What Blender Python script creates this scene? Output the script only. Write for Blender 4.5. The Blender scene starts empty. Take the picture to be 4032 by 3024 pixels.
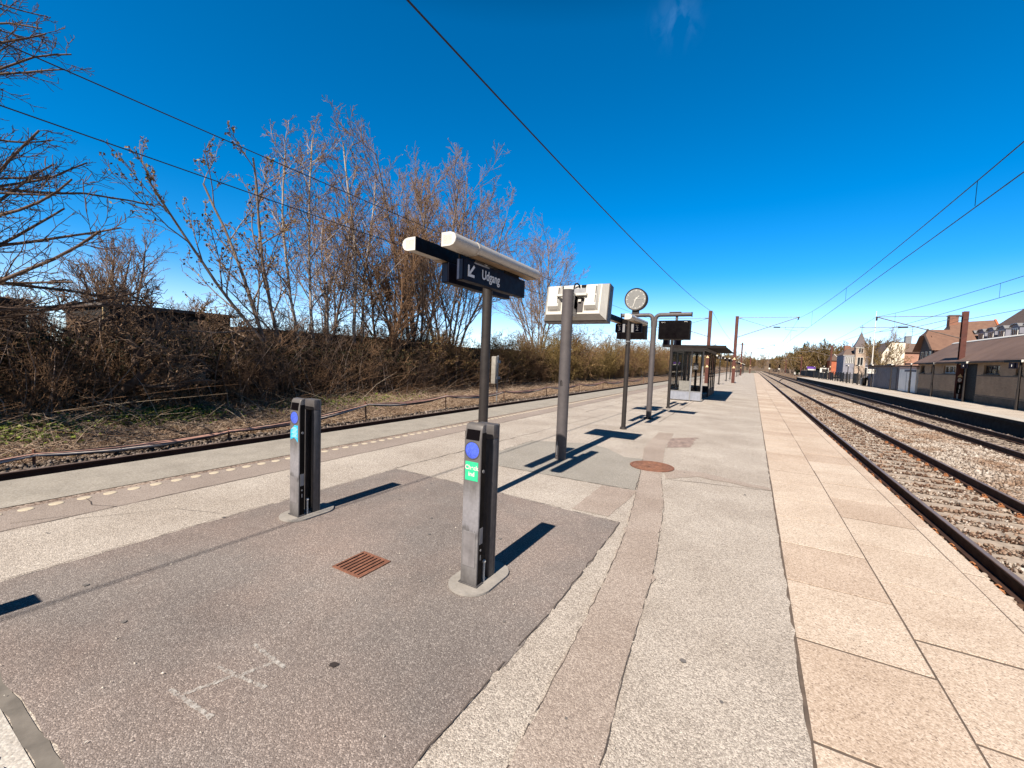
import bpy, bmesh, math, random
import numpy as np
from mathutils import Vector, Matrix
R = math.radians
sc = bpy.context.scene
C = sc.collection

# ---------------------------------------------------------------- camera
cam_d = bpy.data.cameras.new('camera')
cam_d.sensor_width = 36.0; cam_d.lens = 1650.0 / 4032 * 36
cam_d.clip_start = 0.05; cam_d.clip_end = 4000
cam = bpy.data.objects.new('camera', cam_d); C.objects.link(cam)
yaw, pitch, roll = R(29.769), R(-3.415), R(2.224)
f_ = Vector((-math.sin(yaw)*math.cos(pitch), math.cos(yaw)*math.cos(pitch), math.sin(pitch)))
r_ = Vector((math.cos(yaw), math.sin(yaw), 0)); u_ = r_.cross(f_)
r2 = math.cos(roll)*r_ + math.sin(roll)*u_; u2 = -math.sin(roll)*r_ + math.cos(roll)*u_
mw = Matrix((r2, u2, -f_)).transposed().to_4x4(); mw.translation = (0, 0, 1.62)
cam.matrix_world = mw
sc.camera = cam

# ---------------------------------------------------------------- sky, sun, exposure
SUN_EL = 45.0
world = bpy.data.worlds.new('World'); sc.world = world; world.use_nodes = True
wn = world.node_tree; wn.nodes.clear()
wo = wn.nodes.new('ShaderNodeOutputWorld'); wb = wn.nodes.new('ShaderNodeBackground')
sky = wn.nodes.new('ShaderNodeTexSky'); sky.sky_type = 'NISHITA'; sky.sun_disc = False
sky.sun_elevation = R(SUN_EL); sky.sun_rotation = R(180)
sky.altitude = 3000; sky.air_density = 1.0; sky.dust_density = 0.12; sky.ozone_density = 5.0
hs = wn.nodes.new('ShaderNodeHueSaturation'); hs.inputs['Saturation'].default_value = 1.33; hs.inputs['Hue'].default_value = .493
wn.links.new(sky.outputs[0], hs.inputs['Color'])
# sky dimmed towards the zenith, to cut its blue fill in shadows
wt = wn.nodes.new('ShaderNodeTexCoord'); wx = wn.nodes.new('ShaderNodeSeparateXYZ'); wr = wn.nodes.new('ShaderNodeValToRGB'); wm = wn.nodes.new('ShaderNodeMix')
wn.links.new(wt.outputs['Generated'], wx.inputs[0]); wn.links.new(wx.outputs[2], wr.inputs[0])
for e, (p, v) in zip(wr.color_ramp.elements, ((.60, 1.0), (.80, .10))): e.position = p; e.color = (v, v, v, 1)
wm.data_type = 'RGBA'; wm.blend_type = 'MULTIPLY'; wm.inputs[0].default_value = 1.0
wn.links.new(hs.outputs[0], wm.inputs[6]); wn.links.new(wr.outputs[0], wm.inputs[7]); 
wr2 = wn.nodes.new('ShaderNodeMapRange'); wm2 = wn.nodes.new('ShaderNodeMix'); wm2.data_type = 'RGBA'; wm2.blend_type = 'MULTIPLY'; wm2.inputs[0].default_value = 1.0  # the half of the sky behind the camera is dimmed too, for less fill
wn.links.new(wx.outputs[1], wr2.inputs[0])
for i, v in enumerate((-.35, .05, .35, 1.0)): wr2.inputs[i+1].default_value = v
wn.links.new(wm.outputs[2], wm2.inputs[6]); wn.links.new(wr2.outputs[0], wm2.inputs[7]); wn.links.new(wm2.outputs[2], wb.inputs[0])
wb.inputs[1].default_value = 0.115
# saturation falls to a pale band at the horizon
wsat = wn.nodes.new('ShaderNodeMapRange'); wn.links.new(wx.outputs[2], wsat.inputs[0]); wsat.interpolation_type = 'SMOOTHSTEP'
for i, v in enumerate((0.0, .20, .80, 1.34)): wsat.inputs[i+1].default_value = v
wn.links.new(wsat.outputs[0], hs.inputs['Saturation'])
# one faint wisp of high cloud
wd = wn.nodes.new('ShaderNodeVectorMath'); wd.operation = 'DISTANCE'; wd.inputs[1].default_value = (-0.1519, 0.7888, 0.5956); wn.links.new(wt.outputs['Generated'], wd.inputs[0])
wmk = wn.nodes.new('ShaderNodeMapRange'); wmk.interpolation_type = 'SMOOTHSTEP'; wn.links.new(wd.outputs['Value'], wmk.inputs[0])
for i, v in enumerate((.0, .06, 1.0, 0.0)): wmk.inputs[i+1].default_value = v
wmp = wn.nodes.new('ShaderNodeMapping'); wmp.inputs['Rotation'].default_value = (0, R(25), R(10)); wmp.inputs['Scale'].default_value = (26, 20, 7); wn.links.new(wt.outputs['Generated'], wmp.inputs[0])
wno = wn.nodes.new('ShaderNodeTexNoise'); wno.inputs['Scale'].default_value = 1.0; wno.inputs['Detail'].default_value = 6; wno.inputs['Distortion'].default_value = 1.2; wn.links.new(wmp.outputs[0], wno.inputs['Vector'])
wth = wn.nodes.new('ShaderNodeMapRange'); wn.links.new(wno.outputs['Fac'], wth.inputs[0])
for i, v in enumerate((.48, .80, 0.0, .11)): wth.inputs[i+1].default_value = v
wmu = wn.nodes.new('ShaderNodeMath'); wmu.operation = 'MULTIPLY'; wn.links.new(wmk.outputs[0], wmu.inputs[0]); wn.links.new(wth.outputs[0], wmu.inputs[1])
wcl = wn.nodes.new('ShaderNodeMix'); wcl.data_type = 'RGBA'; wcl.inputs[7].default_value = (2.6, 4.6, 7.5, 1)
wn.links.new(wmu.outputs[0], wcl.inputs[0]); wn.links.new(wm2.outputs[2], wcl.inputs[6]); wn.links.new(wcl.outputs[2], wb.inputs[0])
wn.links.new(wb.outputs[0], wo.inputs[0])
sd = bpy.data.lights.new('sun', 'SUN'); sd.energy = 5.0; sd.angle = R(0.53); sd.color = (1.0, 0.915, 0.80)
sun = bpy.data.objects.new('sun', sd); C.objects.link(sun); sun.rotation_euler = (R(90-SUN_EL), 0, 0); sun.location = (0, -20, 30)
vs = sc.view_settings; vs.view_transform = 'Standard'; vs.look = 'None'; vs.exposure = 0.85; vs.gamma = 1.0
sc.render.film_transparent = False
try: sc.cycles.max_bounces = 6; sc.cycles.transparent_max_bounces = 16
except Exception: pass

# ---------------------------------------------------------------- helpers
def col(r, g, b):
    f = lambda c: (c/255/12.92) if c/255 <= 0.04045 else ((c/255+0.055)/1.055)**2.4
    return (f(r), f(g), f(b), 1)
def g4(c): return (c[0], c[1], c[2], 1)

class NT:
    def __init__(s, name):
        s.m = bpy.data.materials.new(name); s.m.use_nodes = True; s.t = s.m.node_tree; s.t.nodes.clear()
        s.out = s.n('ShaderNodeOutputMaterial'); s.b = s.n('ShaderNodeBsdfPrincipled'); s.l(s.b.outputs[0], s.out.inputs[0])
        s.tc = s.n('ShaderNodeTexCoord')
    def n(s, t, **k):
        x = s.t.nodes.new(t)
        for a, v in k.items(): setattr(x, a, v)
        return x
    def l(s, a, b): s.t.links.new(a, b)
    def noise(s, scale, detail=4, rough=.55, vec=None, dist=0):
        x = s.n('ShaderNodeTexNoise'); x.inputs['Scale'].default_value = scale; x.inputs['Detail'].default_value = detail
        x.inputs['Roughness'].default_value = rough; x.inputs['Distortion'].default_value = dist
        s.l(vec or s.tc.outputs['Object'], x.inputs['Vector']); return x.outputs['Fac']
    def vor(s, scale, feature='F1', out='Color', vec=None):
        x = s.n('ShaderNodeTexVoronoi', feature=feature); x.inputs['Scale'].default_value = scale
        s.l(vec or s.tc.outputs['Object'], x.inputs['Vector']); return x.outputs[out]
    def mapscale(s, sx, sy, sz):
        x = s.n('ShaderNodeMapping'); x.inputs['Scale'].default_value = (sx, sy, sz); s.l(s.tc.outputs['Object'], x.inputs[0]); return x.outputs[0]
    def ramp(s, fac, stops, interp='LINEAR'):
        x = s.n('ShaderNodeValToRGB'); e = x.color_ramp.elements; x.color_ramp.interpolation = interp
        while len(e) < len(stops): e.new(0.5)
        for i, (p, c) in enumerate(stops):
            e[i].position = p; e[i].color = c if len(c) == 4 else (c[0], c[1], c[2], 1)
        s.l(fac, x.inputs[0]); return x.outputs[0]
    def mix(s, fac, a, b, mode='MIX'):
        x = s.n('ShaderNodeMix', data_type='RGBA', blend_type=mode)
        for i, v in ((0, fac), (6, a), (7, b)):
            if isinstance(v, (int, float)): x.inputs[i].default_value = v
            elif isinstance(v, tuple): x.inputs[i].default_value = g4(v)
            else: s.l(v, x.inputs[i])
        return x.outputs[2]
    def math(s, op, a, b=0.0):
        x = s.n('ShaderNodeMath', operation=op)
        for i, v in ((0, a), (1, b)):
            if isinstance(v, (int, float)): x.inputs[i].default_value = v
            else: s.l(v, x.inputs[i])
        return x.outputs[0]
    def bump(s, h, strength=.4, dist=.01, inv=False):
        x = s.n('ShaderNodeBump'); x.invert = inv; x.inputs['Strength'].default_value = strength; x.inputs['Distance'].default_value = dist
        s.l(h, x.inputs['Height']); s.l(x.outputs[0], s.b.inputs['Normal'])
    def base(s, c, rough=.8, metal=0, spec=None):
        if isinstance(c, tuple): s.b.inputs['Base Color'].default_value = g4(c)
        else: s.l(c, s.b.inputs['Base Color'])
        if isinstance(rough, (int, float)): s.b.inputs['Roughness'].default_value = rough
        else: s.l(rough, s.b.inputs['Roughness'])
        s.b.inputs['Metallic'].default_value = metal
        if spec is not None: s.b.inputs['Specular IOR Level'].default_value = spec
        return s.m

MATS = {}
def mat(name, c, rough=.7, metal=0, var=.25, scale=6, bump=0, bscale=40, streak=0, spec=None):
    """painted / plain surface with wear noise"""
    if name in MATS: return MATS[name]
    t = NT(name)
    d = tuple(x*(1-var) for x in c[:3]); l_ = tuple(min(1, x*(1+var*.6)) for x in c[:3])
    k = t.ramp(t.noise(scale, 6, .6), [(.3, d), (.7, l_)])
    if streak:
        st = t.noise(14, 4, .6, t.mapscale(1, 1, .06))
        k = t.mix(t.math('MULTIPLY', t.ramp(st, [(.45, (0,0,0)), (.75, (1,1,1))]), streak), k, tuple(x*.45 for x in c[:3]))
    rr = t.ramp(t.noise(scale*2.3, 4), [(.3, (max(0, rough-.12),)*3), (.7, (min(1, rough+.12),)*3)])
    if bump: t.bump(t.noise(bscale, 5), bump, .01)
    MATS[name] = t.base(k, rr, metal, spec); return MATS[name]

def aggregate(name, stops, scale, stain=(.35, .75), stain_s=.9, stain_c=(.55, .5, .48), bump=.5, tint=None, rough=.9):
    """asphalt / exposed-aggregate: coloured grains, broad stains, grain relief"""
    t = NT(name)
    gr = t.vor(scale); sep = t.n('ShaderNodeSeparateColor'); t.l(gr, sep.inputs[0])
    k = t.ramp(sep.outputs[0], stops)
    gr2 = t.vor(scale*2.7); sep2 = t.n('ShaderNodeSeparateColor'); t.l(gr2, sep2.inputs[0])
    k = t.mix(.35, k, t.ramp(sep2.outputs[1], stops))
    st = t.ramp(t.noise(stain_s, 7, .62), [(stain[0], stain_c), (stain[1], (1.08, 1.06, 1.04))])
    k = t.mix(.8, k, st, 'MULTIPLY')
    if tint:
        k = t.mix(t.ramp(t.noise(tint[1], 5, .6), [(.42, (0,0,0)), (.72, (1,1,1))]), k, t.mix(1.0, k, tint[0], 'MULTIPLY'))
    dd = t.vor(scale, 'F1', 'Distance')
    t.bump(dd, bump, .005, True)
    return t.base(k, rough, 0, .25)

def island_mat(name, stops, rough=.9, patch=None, fine=60):
    """loose pieces: one tone per loose piece"""
    t = NT(name)
    g = t.n('ShaderNodeNewGeometry')
    k = t.ramp(g.outputs['Random Per Island'], stops)
    k = t.mix(.5, k, t.ramp(t.noise(fine, 4), [(.3, (.6,.6,.6)), (.7, (1.1,1.1,1.1))]), 'MULTIPLY')
    if patch:
        k = t.mix(t.ramp(t.noise(patch[1], 4), [(.42, (0,0,0)), (.6, (1,1,1))]), k, t.mix(1, k, patch[0], 'MULTIPLY'))
    return t.base(k, rough, 0, .2)

class MB:
    def __init__(s): s.v = []; s.f = []
    def add(s, vs, fs):
        o = len(s.v); s.v += [tuple(p) for p in vs]; s.f += [tuple(i+o for i in q) for q in fs]; return s
    def box(s, x0, y0, z0, x1, y1, z1, bev=0):
        vs = [(x, y, z) for z in (z0, z1) for y in (y0, y1) for x in (x0, x1)]
        fs = [(0,2,3,1), (4,5,7,6), (0,1,5,4), (2,6,7,3), (0,4,6,2), (1,3,7,5)]
        if not bev: return s.add(vs, fs)
        bm = bmesh.new(); bv = [bm.verts.new(p) for p in vs]
        for q in fs: bm.faces.new([bv[i] for i in q])
        bmesh.ops.bevel(bm, geom=list(bm.edges), offset=bev, segments=2, profile=.5, affect='EDGES')
        bm.verts.index_update(); s.add([v.co[:] for v in bm.verts], [[v.index for v in q.verts] for q in bm.faces]); bm.free(); return s
    def tube(s, pts, r, n=8, cap=True):
        pts = [Vector(p) for p in pts]; rs = r if isinstance(r, (list, tuple)) else [r]*len(pts)
        o = []; ref = None
        for i, p in enumerate(pts):
            t = (pts[min(i+1, len(pts)-1)] - pts[max(i-1, 0)]).normalized()
            if ref is None:
                ref = Vector((0,0,1)) if abs(t.z) < .9 else Vector((1,0,0))
            a = (ref - t*ref.dot(t)).normalized(); b = t.cross(a); ref = a
            o += [p + (a*math.cos(k*2*math.pi/n) + b*math.sin(k*2*math.pi/n))*rs[i] for k in range(n)]
        f = [(i*n+k, i*n+(k+1) % n, (i+1)*n+(k+1) % n, (i+1)*n+k) for i in range(len(pts)-1) for k in range(n)]
        if cap: f += [tuple(range(n))[::-1], tuple((len(pts)-1)*n+k for k in range(n))]
        return s.add(o, f)
    def cyl(s, a, b, r, r1=None, n=16): return s.tube([a, b], [r, r if r1 is None else r1], n)
    def prism(s, outline, axis, a, b):
        """2-D outline extruded along an axis; x: (y,z), y: (x,z), z: (x,y)"""
        def P(p, w): return {'x': (w, p[0], p[1]), 'y': (p[0], w, p[1]), 'z': (p[0], p[1], w)}[axis]
        n = len(outline)
        return s.add([P(p, a) for p in outline] + [P(p, b) for p in outline],
                     [tuple(range(n))[::-1], tuple(range(n, 2*n))] + [(i, (i+1) % n, n+(i+1) % n, n+i) for i in range(n)])
    def lathe(s, prof, n=24, cx=0, cy=0):
        m = len(prof)
        vs = [(cx + r*math.cos(k*2*math.pi/n), cy + r*math.sin(k*2*math.pi/n), z) for k in range(n) for r, z in prof]
        return s.add(vs, [(k*m+i, ((k+1) % n)*m+i, ((k+1) % n)*m+i+1, k*m+i+1) for k in range(n) for i in range(m-1)])
    def quad(s, *p): return s.add(p, [tuple(range(len(p)))])
    def mesh(s, name, smooth=False):
        me = bpy.data.meshes.new(name); me.from_pydata(s.v, [], s.f); me.update()
        bm = bmesh.new(); bm.from_mesh(me); bmesh.ops.recalc_face_normals(bm, faces=bm.faces); bm.to_mesh(me); bm.free()
        if smooth:
            me.polygons.foreach_set('use_smooth', [True]*len(me.polygons)); me.set_sharp_from_angle(angle=R(38))
        return me

def link(name, me, m, parent=None, loc=None):
    o = bpy.data.objects.new(name, me); C.objects.link(o)
    if m is not None and not me.materials: me.materials.append(m)
    if parent: o.parent = parent
    if loc: o.location = loc
    return o
def part(name, mb, m, parent, smooth=False, label=None):
    o = link(name, mb.mesh(name, smooth) if isinstance(mb, MB) else mb, m, parent)
    if label: o['label'] = label
    return o
def tag(o, label, cat, group=None, kind=None):
    o['label'] = label; o['category'] = cat
    if group: o['group'] = group
    if kind: o['kind'] = kind
    return o
def thing(name, label, cat, loc=(0,0,0), rz=0, group=None):
    o = bpy.data.objects.new(name, None); C.objects.link(o); o.location = loc; o.rotation_euler = (0,0,rz); o.empty_display_size = .2
    return tag(o, label, cat, group)
def struct(name, mb, m, smooth=False):
    o = link(name, mb.mesh(name, smooth) if isinstance(mb, MB) else mb, m); o['kind'] = 'structure'; return o
def dup(root, loc, rz=0, label=None, group=None, scale=None):
    r = root.copy(); C.objects.link(r); r.location = loc; r.rotation_euler = (0,0,rz)
    if scale is not None: r.scale = scale if hasattr(scale, '__len__') else (scale,)*3
    if label: r['label'] = label
    if group: r['group'] = group
    for ch in list(root.children):
        c = ch.copy(); C.objects.link(c); c.parent = r
        for g in ch.children:
            d = g.copy(); C.objects.link(d); d.parent = c
    return r
def text(s, size, ext=.002, xs=1.0, bold=0.0):
    cu = bpy.data.curves.new('t', 'FONT'); cu.body = s; cu.size = size; cu.extrude = ext; cu.align_x = 'CENTER'; cu.align_y = 'CENTER'; cu.offset = bold
    o = bpy.data.objects.new('t', cu); C.objects.link(o)
    dg = bpy.context.evaluated_depsgraph_get(); me = bpy.data.meshes.new_from_object(o.evaluated_get(dg))
    vs = [(v.co.x*xs, v.co.y, v.co.z) for v in me.vertices]; fs = [tuple(p.vertices) for p in me.polygons]
    bpy.data.objects.remove(o); bpy.data.curves.remove(cu); bpy.data.meshes.remove(me)
    return vs, fs
def text_on(mb, s, size, origin, xdir, ydir, **k):
    vs, fs = text(s, size, **k); o = Vector(origin); x = Vector(xdir); y = Vector(ydir); z = x.cross(y)
    return mb.add([o + x*v[0] + y*v[1] + z*v[2] for v in vs], fs)

def np_mesh(name, verts, faces):
    """quads or triangles, fast"""
    me = bpy.data.meshes.new(name); n = faces.shape[1]
    me.vertices.add(len(verts)); me.vertices.foreach_set('co', np.ascontiguousarray(verts, np.float32).ravel())
    me.loops.add(faces.size); me.loops.foreach_set('vertex_index', np.ascontiguousarray(faces, np.int32).ravel())
    me.polygons.add(len(faces)); me.polygons.foreach_set('loop_start', np.arange(0, faces.size, n, dtype=np.int32))
    me.update(calc_edges=True); return me
def tubes_np(lines, sides=3):
    """list of (pts[n,3], r[n]) -> verts, quads"""
    V = []; F = []; off = 0; byn = {}
    for p, r in lines: byn.setdefault(len(p), []).append((p, r))
    ang = np.arange(sides)*2*np.pi/sides
    for n, L in byn.items():
        P = np.stack([a for a, _ in L]); Rr = np.stack([b for _, b in L])
        T = np.gradient(P, axis=1); T /= np.linalg.norm(T, axis=2, keepdims=True) + 1e-9
        ref = np.where(np.abs(T[..., 2:3]) < .85, np.array([0,0,1.]), np.array([1.,0,0]))
        A = np.cross(T, ref); A /= np.linalg.norm(A, axis=2, keepdims=True) + 1e-9; B = np.cross(T, A)
        ring = P[:, :, None, :] + Rr[:, :, None, None]*(A[:, :, None, :]*np.cos(ang)[None, None, :, None] + B[:, :, None, :]*np.sin(ang)[None, None, :, None])
        V.append(ring.reshape(-1, 3)); m = len(L)
        idx = np.arange(m*n*sides).reshape(m, n, sides); nx = np.roll(idx, -1, axis=2)
        q = np.stack([idx[:, :-1], nx[:, :-1], nx[:, 1:], idx[:, 1:]], -1).reshape(-1, 4)
        F.append(q + off); off += m*n*sides
    return np.concatenate(V), np.concatenate(F)
def quads_np(cent, size, rng, flat=0.0):
    """small randomly turned leaf quads"""
    n = len(cent); a = rng.normal(size=(n,3)); a[:, 2] *= (1-flat); a /= np.linalg.norm(a, axis=1, keepdims=True)
    b = np.cross(a, rng.normal(size=(n,3))); b /= np.linalg.norm(b, axis=1, keepdims=True) + 1e-9
    s = (size*rng.uniform(.6, 1.4, n))[:, None]
    V = np.stack([cent - a*s, cent - b*s*.55, cent + a*s, cent + b*s*.55], 1).reshape(-1, 3)
    return V, np.arange(4*n).reshape(n, 4)
def cat_np(*vf):
    V = []; F = []; o = 0
    for v, f in vf: V.append(v); F.append(f+o); o += len(v)
    return np.concatenate(V), np.concatenate(F)

# ================================================================ SETTING
rs = random.Random(5)
def rough_poly(pts, step=.09, j=.006):
    o = []
    for i, a in enumerate(pts):
        b = pts[(i+1) % len(pts)]; L = math.dist(a, b); n = max(1, int(L/step))
        nx, ny = -(b[1]-a[1])/L, (b[0]-a[0])/L
        for k in range(n):
            t = k/n; w = rs.gauss(0, j)+ (rs.choice((-1,1))*j*2.2 if rs.random() < .06 else 0) if k else 0
            o.append((a[0]+(b[0]-a[0])*t + nx*w, a[1]+(b[1]-a[1])*t + ny*w))
    return o
def sheet(name, pts, z, m, j=0, step=.09):
    p = rough_poly(pts, step, j) if j else pts
    return struct(name, MB().add([(x, y, z) for x, y in p], [tuple(range(len(p)))]), m)
def rect(x0, y0, x1, y1): return [(x0,y0), (x1,y0), (x1,y1), (x0,y1)]

A_LIGHT = aggregate('light_asphalt', [(0, (.15,.128,.112)), (.3, (.31,.275,.245)), (.6, (.44,.40,.355)), (.9, (.66,.60,.54))], 150, stain_c=(.70,.655,.62), stain_s=.8, bump=.55)
A_DARK = aggregate('dark_asphalt', [(0, (.10,.086,.08)), (.4, (.176,.154,.144)), (.78, (.235,.208,.194)), (.98, (.46,.42,.39))], 170, stain=(.3,.72), stain_c=(.66,.62,.61), stain_s=.9, tint=((1.3,1.18,1.12), .75), bump=.55)
A_GREY = aggregate('grey_asphalt', [(0, (.17,.155,.14)), (.4, (.26,.24,.215)), (.8, (.33,.31,.28)), (.97, (.5,.47,.43))], 170, stain_c=(.8,.78,.75), bump=.4)
A_PINK = aggregate('pink_asphalt', [(0, (.17,.138,.12)), (.35, (.30,.252,.222)), (.7, (.39,.335,.295)), (.95, (.56,.49,.435))], 150, stain_c=(.74,.68,.64), bump=.5)
A_STRIP = aggregate('strip_asphalt', [(0, (.2,.165,.145)), (.5, (.29,.245,.22)), (.9, (.36,.31,.28))], 130, stain_c=(.78,.75,.72), bump=.4)
A_CONC = aggregate('concrete_strip', [(0, (.24,.215,.185)), (.5, (.30,.275,.24)), (.9, (.36,.335,.30))], 70, stain=(.3,.7), stain_s=2.2, stain_c=(.74,.72,.7), bump=.3)
A_JOINT = aggregate('gravel_joint', [(0, (.07,.05,.04)), (.5, (.28,.21,.17)), (.9, (.5,.42,.36))], 45, bump=1)
A_TACT = aggregate('pale_concrete', [(0, (.34,.31,.28)), (.5, (.46,.43,.39)), (.9, (.56,.53,.49))], 90, stain_c=(.75,.72,.7), bump=.4)
M_SEAM = mat('old_seam', (.085,.066,.056), .95, var=.3, scale=14)

# ground to the horizon
mg = NT('far_ground'); M_GROUND = mg.base(mg.ramp(mg.noise(.12, 6), [(.3, (.10,.08,.05)), (.7, (.16,.13,.08))]), .95)
struct('ground', MB().quad((-1500,-1500,-.9), (1500,-1500,-.9), (1500,1800,-.9), (-1500,1800,-.9)), M_GROUND)

# island platform
XL, XR, Y0, Y1 = -7.36, 1.755, -6.0, 168.0
M_BODY = mat('platform_body', (.2,.175,.155), .9, var=.4, scale=3, bump=.3)
struct('platform', MB().box(XL+.12, Y0, -.9, XR-.1, Y1, -.012).box(XL, Y0, -.16, XL+.12, Y1, -.014).box(XR-.1, Y0, -.17, XR-.012, Y1, -.014), M_BODY)
re_ = [(.316+rs.gauss(0,.004)+(.012 if rs.random() < .05 else 0), Y0+i*.09) for i in range(300)]
sheet('platform_surface', [(-5.39, Y0)] + re_ + [(.315, Y1), (-5.39, Y1)], 0, A_LIGHT)
sheet('platform_strip', rect(-6.04, Y0, -5.39, Y1), 0, A_STRIP)
sheet('platform_joint', rect(-6.17, Y0, -6.04, Y1), -.006, A_JOINT)
sheet('platform_edge_strip', rect(XL, Y0, -6.17, Y1), 0, A_CONC)
sheet('platform_gap', rect(.315, Y0, XR-.012, Y1), -.0045, mat('joint_dirt', (.115,.085,.066), .95, var=.35, scale=9))
sheet('asphalt_patch', [(-4.26,.49), (-1.03,.49), (-1.06,1.21), (-1.03,2.6), (-1.07,4.18), (-2.6,4.26), (-4.3,4.29)], .004, A_DARK, .006)
sheet('drain_channel', [(-4.3,.43), (-1.03,.43), (-1.03,.488), (-4.3,.488)], .003, mat('channel', (.16,.14,.12), .9, var=.35, scale=9), .004)
tb = MB().quad((-4.3,-1.6,.004), (-1.03,-1.6,.004), (-1.03,.428,.004), (-4.3,.428,.004))
for i in range(40):
    for k in range(20):
        x, y = -4.27 + i*.08, .36 - k*.08
        tb.add([(x+.024*math.cos(a), y+.012*math.sin(a), .0045) for a in np.arange(8)*math.pi/4] + [(x+.014*math.cos(a), y+.008*math.sin(a), .010) for a in np.arange(8)*math.pi/4],
               [(q, (q+1) % 8, 8+(q+1) % 8, 8+q) for q in range(8)] + [tuple(range(8, 16))])
struct('tactile_paving', tb, A_TACT)
sheet('asphalt_patch', [(-3.74,5.34), (-2.5,5.35), (-1.75,5.36), (-1.21,5.40), (-1.35,6.29), (-1.53,7.27), (-1.84,7.22), (-2.3,7.74), (-2.73,7.93), (-3.75,7.46)], .004, A_GREY, .006)
sheet('asphalt_patch', [(-1.63,4.285), (-1.22,4.29), (-1.17,5.385), (-1.63,5.34)], .004, A_PINK, .006)
sheet('trench_patch', [(-.70,-1.2), (-.40,-1.2), (-.43,1.58), (-.5,2.34), (-.55,3.14), (-.64,3.87), (-.78,4.95), (-1.03,6.21), (-1.20,7.3), (-1.39,8.53), (-1.52,10.5), (-1.86,10.4), (-1.72,8.25), (-1.48,7.0), (-1.34,6.29), (-1.14,5.11), (-1.0,4.25), (-.92,3.62), (-.85,2.95), (-.74,1.39)], .008, A_PINK, .007)
sheet('asphalt_patch', [(-1.38,8.6), (-.98,8.96), (-1.02,10.3), (-1.5,9.75)], .004, mat('worn_patch', (.27,.2,.17), .95, var=.5, scale=9, bump=.6), .02)
sheet('asphalt_patch', [(-.98,6.24), (-.6,6.64), (.31,6.5), (.31,6.62), (-.55,6.95), (-1.1,6.8)], .004, A_PINK, .012)
sheet('asphalt_patch', [(-5.36,7.6), (-2.8,8.0), (-2.9,12.2), (-5.3,12.3)], .003, A_LIGHT, .008)
for x0, ya, x1, yb, w in ((-1.0, 6.2, .31, 6.5, .012), (-4.32, 4.30, -3.9, 13, .014), (-5.41, -2, -5.40, 40, .014), (-5.6, .95, -5.43, 1.28, .008), (-5.95, 1.52, -5.62, 1.5, .01), (-5.62, 1.5, -5.42, 1.62, .01), (-5.3, 1.3, -4.9, 1.9, .006), (-4.9, 1.9, -4.4, 2.1, .005), (-2.2, 12.2, -2.25, 21, .02), (-4.6, 13, -4.4, 30, .02), (-3.4, 33, .2, 33.3, .05), (-3.0, 14.6, .25, 14.4, .02)):
    n = max(2, int(math.dist((x0,ya), (x1,yb))/.15)); pts = [(x0+(x1-x0)*i/n + rs.gauss(0, .012 if x0 < .25 else .003), ya+(yb-ya)*i/n + rs.gauss(0, .008)) for i in range(n+1)]
    L = math.dist((x0,ya), (x1,yb)); nx, ny = -(yb-ya)/L, (x1-x0)/L; z = .0055 if x0 != -3.74 else .0075; mb = MB()
    ws = [w*rs.uniform(.35, 1)/2 for _ in pts]
    for i in range(n):
        a, b = pts[i], pts[i+1]
        mb.quad((a[0]-nx*ws[i], a[1]-ny*ws[i], z), (b[0]-nx*ws[i+1], b[1]-ny*ws[i+1], z), (b[0]+nx*ws[i+1], b[1]+ny*ws[i+1], z), (a[0]+nx*ws[i], a[1]+ny*ws[i], z))
    struct('asphalt_crack', mb, M_SEAM if w < .045 else mat('faint_seam', (.085,.07,.066), .95, var=.25, scale=20))
# faded white paint marks on the dark patch
tp = NT('faded_paint'); tp.base((.55,.52,.48), .9)
tr = tp.n('ShaderNodeBsdfTransparent'); mx = tp.n('ShaderNodeMixShader')
tp.l(tp.ramp(tp.noise(38, 4, .7), [(.38, (0,0,0)), (.66, (.75,.75,.75))]), mx.inputs[0]); tp.l(tr.outputs[0], mx.inputs[1]); tp.l(tp.b.outputs[0], mx.inputs[2]); tp.l(mx.outputs[0], tp.out.inputs[0])
mk = MB()
for a, b in (((-2.28,.86), (-1.95,.885)), ((-2.27,1.235), (-1.97,1.225)), ((-2.25,1.05), (-1.92,1.10)), ((-2.20,.87), (-2.12,1.07)), ((-2.10,1.08), (-2.05,1.22))):
    L = math.dist(a, b); nx, ny = -(b[1]-a[1])/L*.013, (b[0]-a[0])/L*.013
    for i in range(14):
        w1, w2 = rs.uniform(.45, 1.15), rs.uniform(.45, 1.15); P_ = lambda t, w: (a[0]+(b[0]-a[0])*t+nx*w, a[1]+(b[1]-a[1])*t+ny*w, .0085+len(mk.v)*2e-6)
        mk.quad(P_(i/14, -w1), P_((i+1)/14, -w2), P_((i+1)/14, w2), P_(i/14, w1))
struct('faded_paint_marks', mk, tp.m)
st = MB().add([(-1.78+.03*math.cos(a)*rs.uniform(.6,1), 1.37+.025*math.sin(a)*rs.uniform(.6,1), .0088) for a in np.arange(12)*math.pi/6], [tuple(range(12))])
struct('asphalt_stain', st, mat('oil', (.035,.025,.022), .8))
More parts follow.
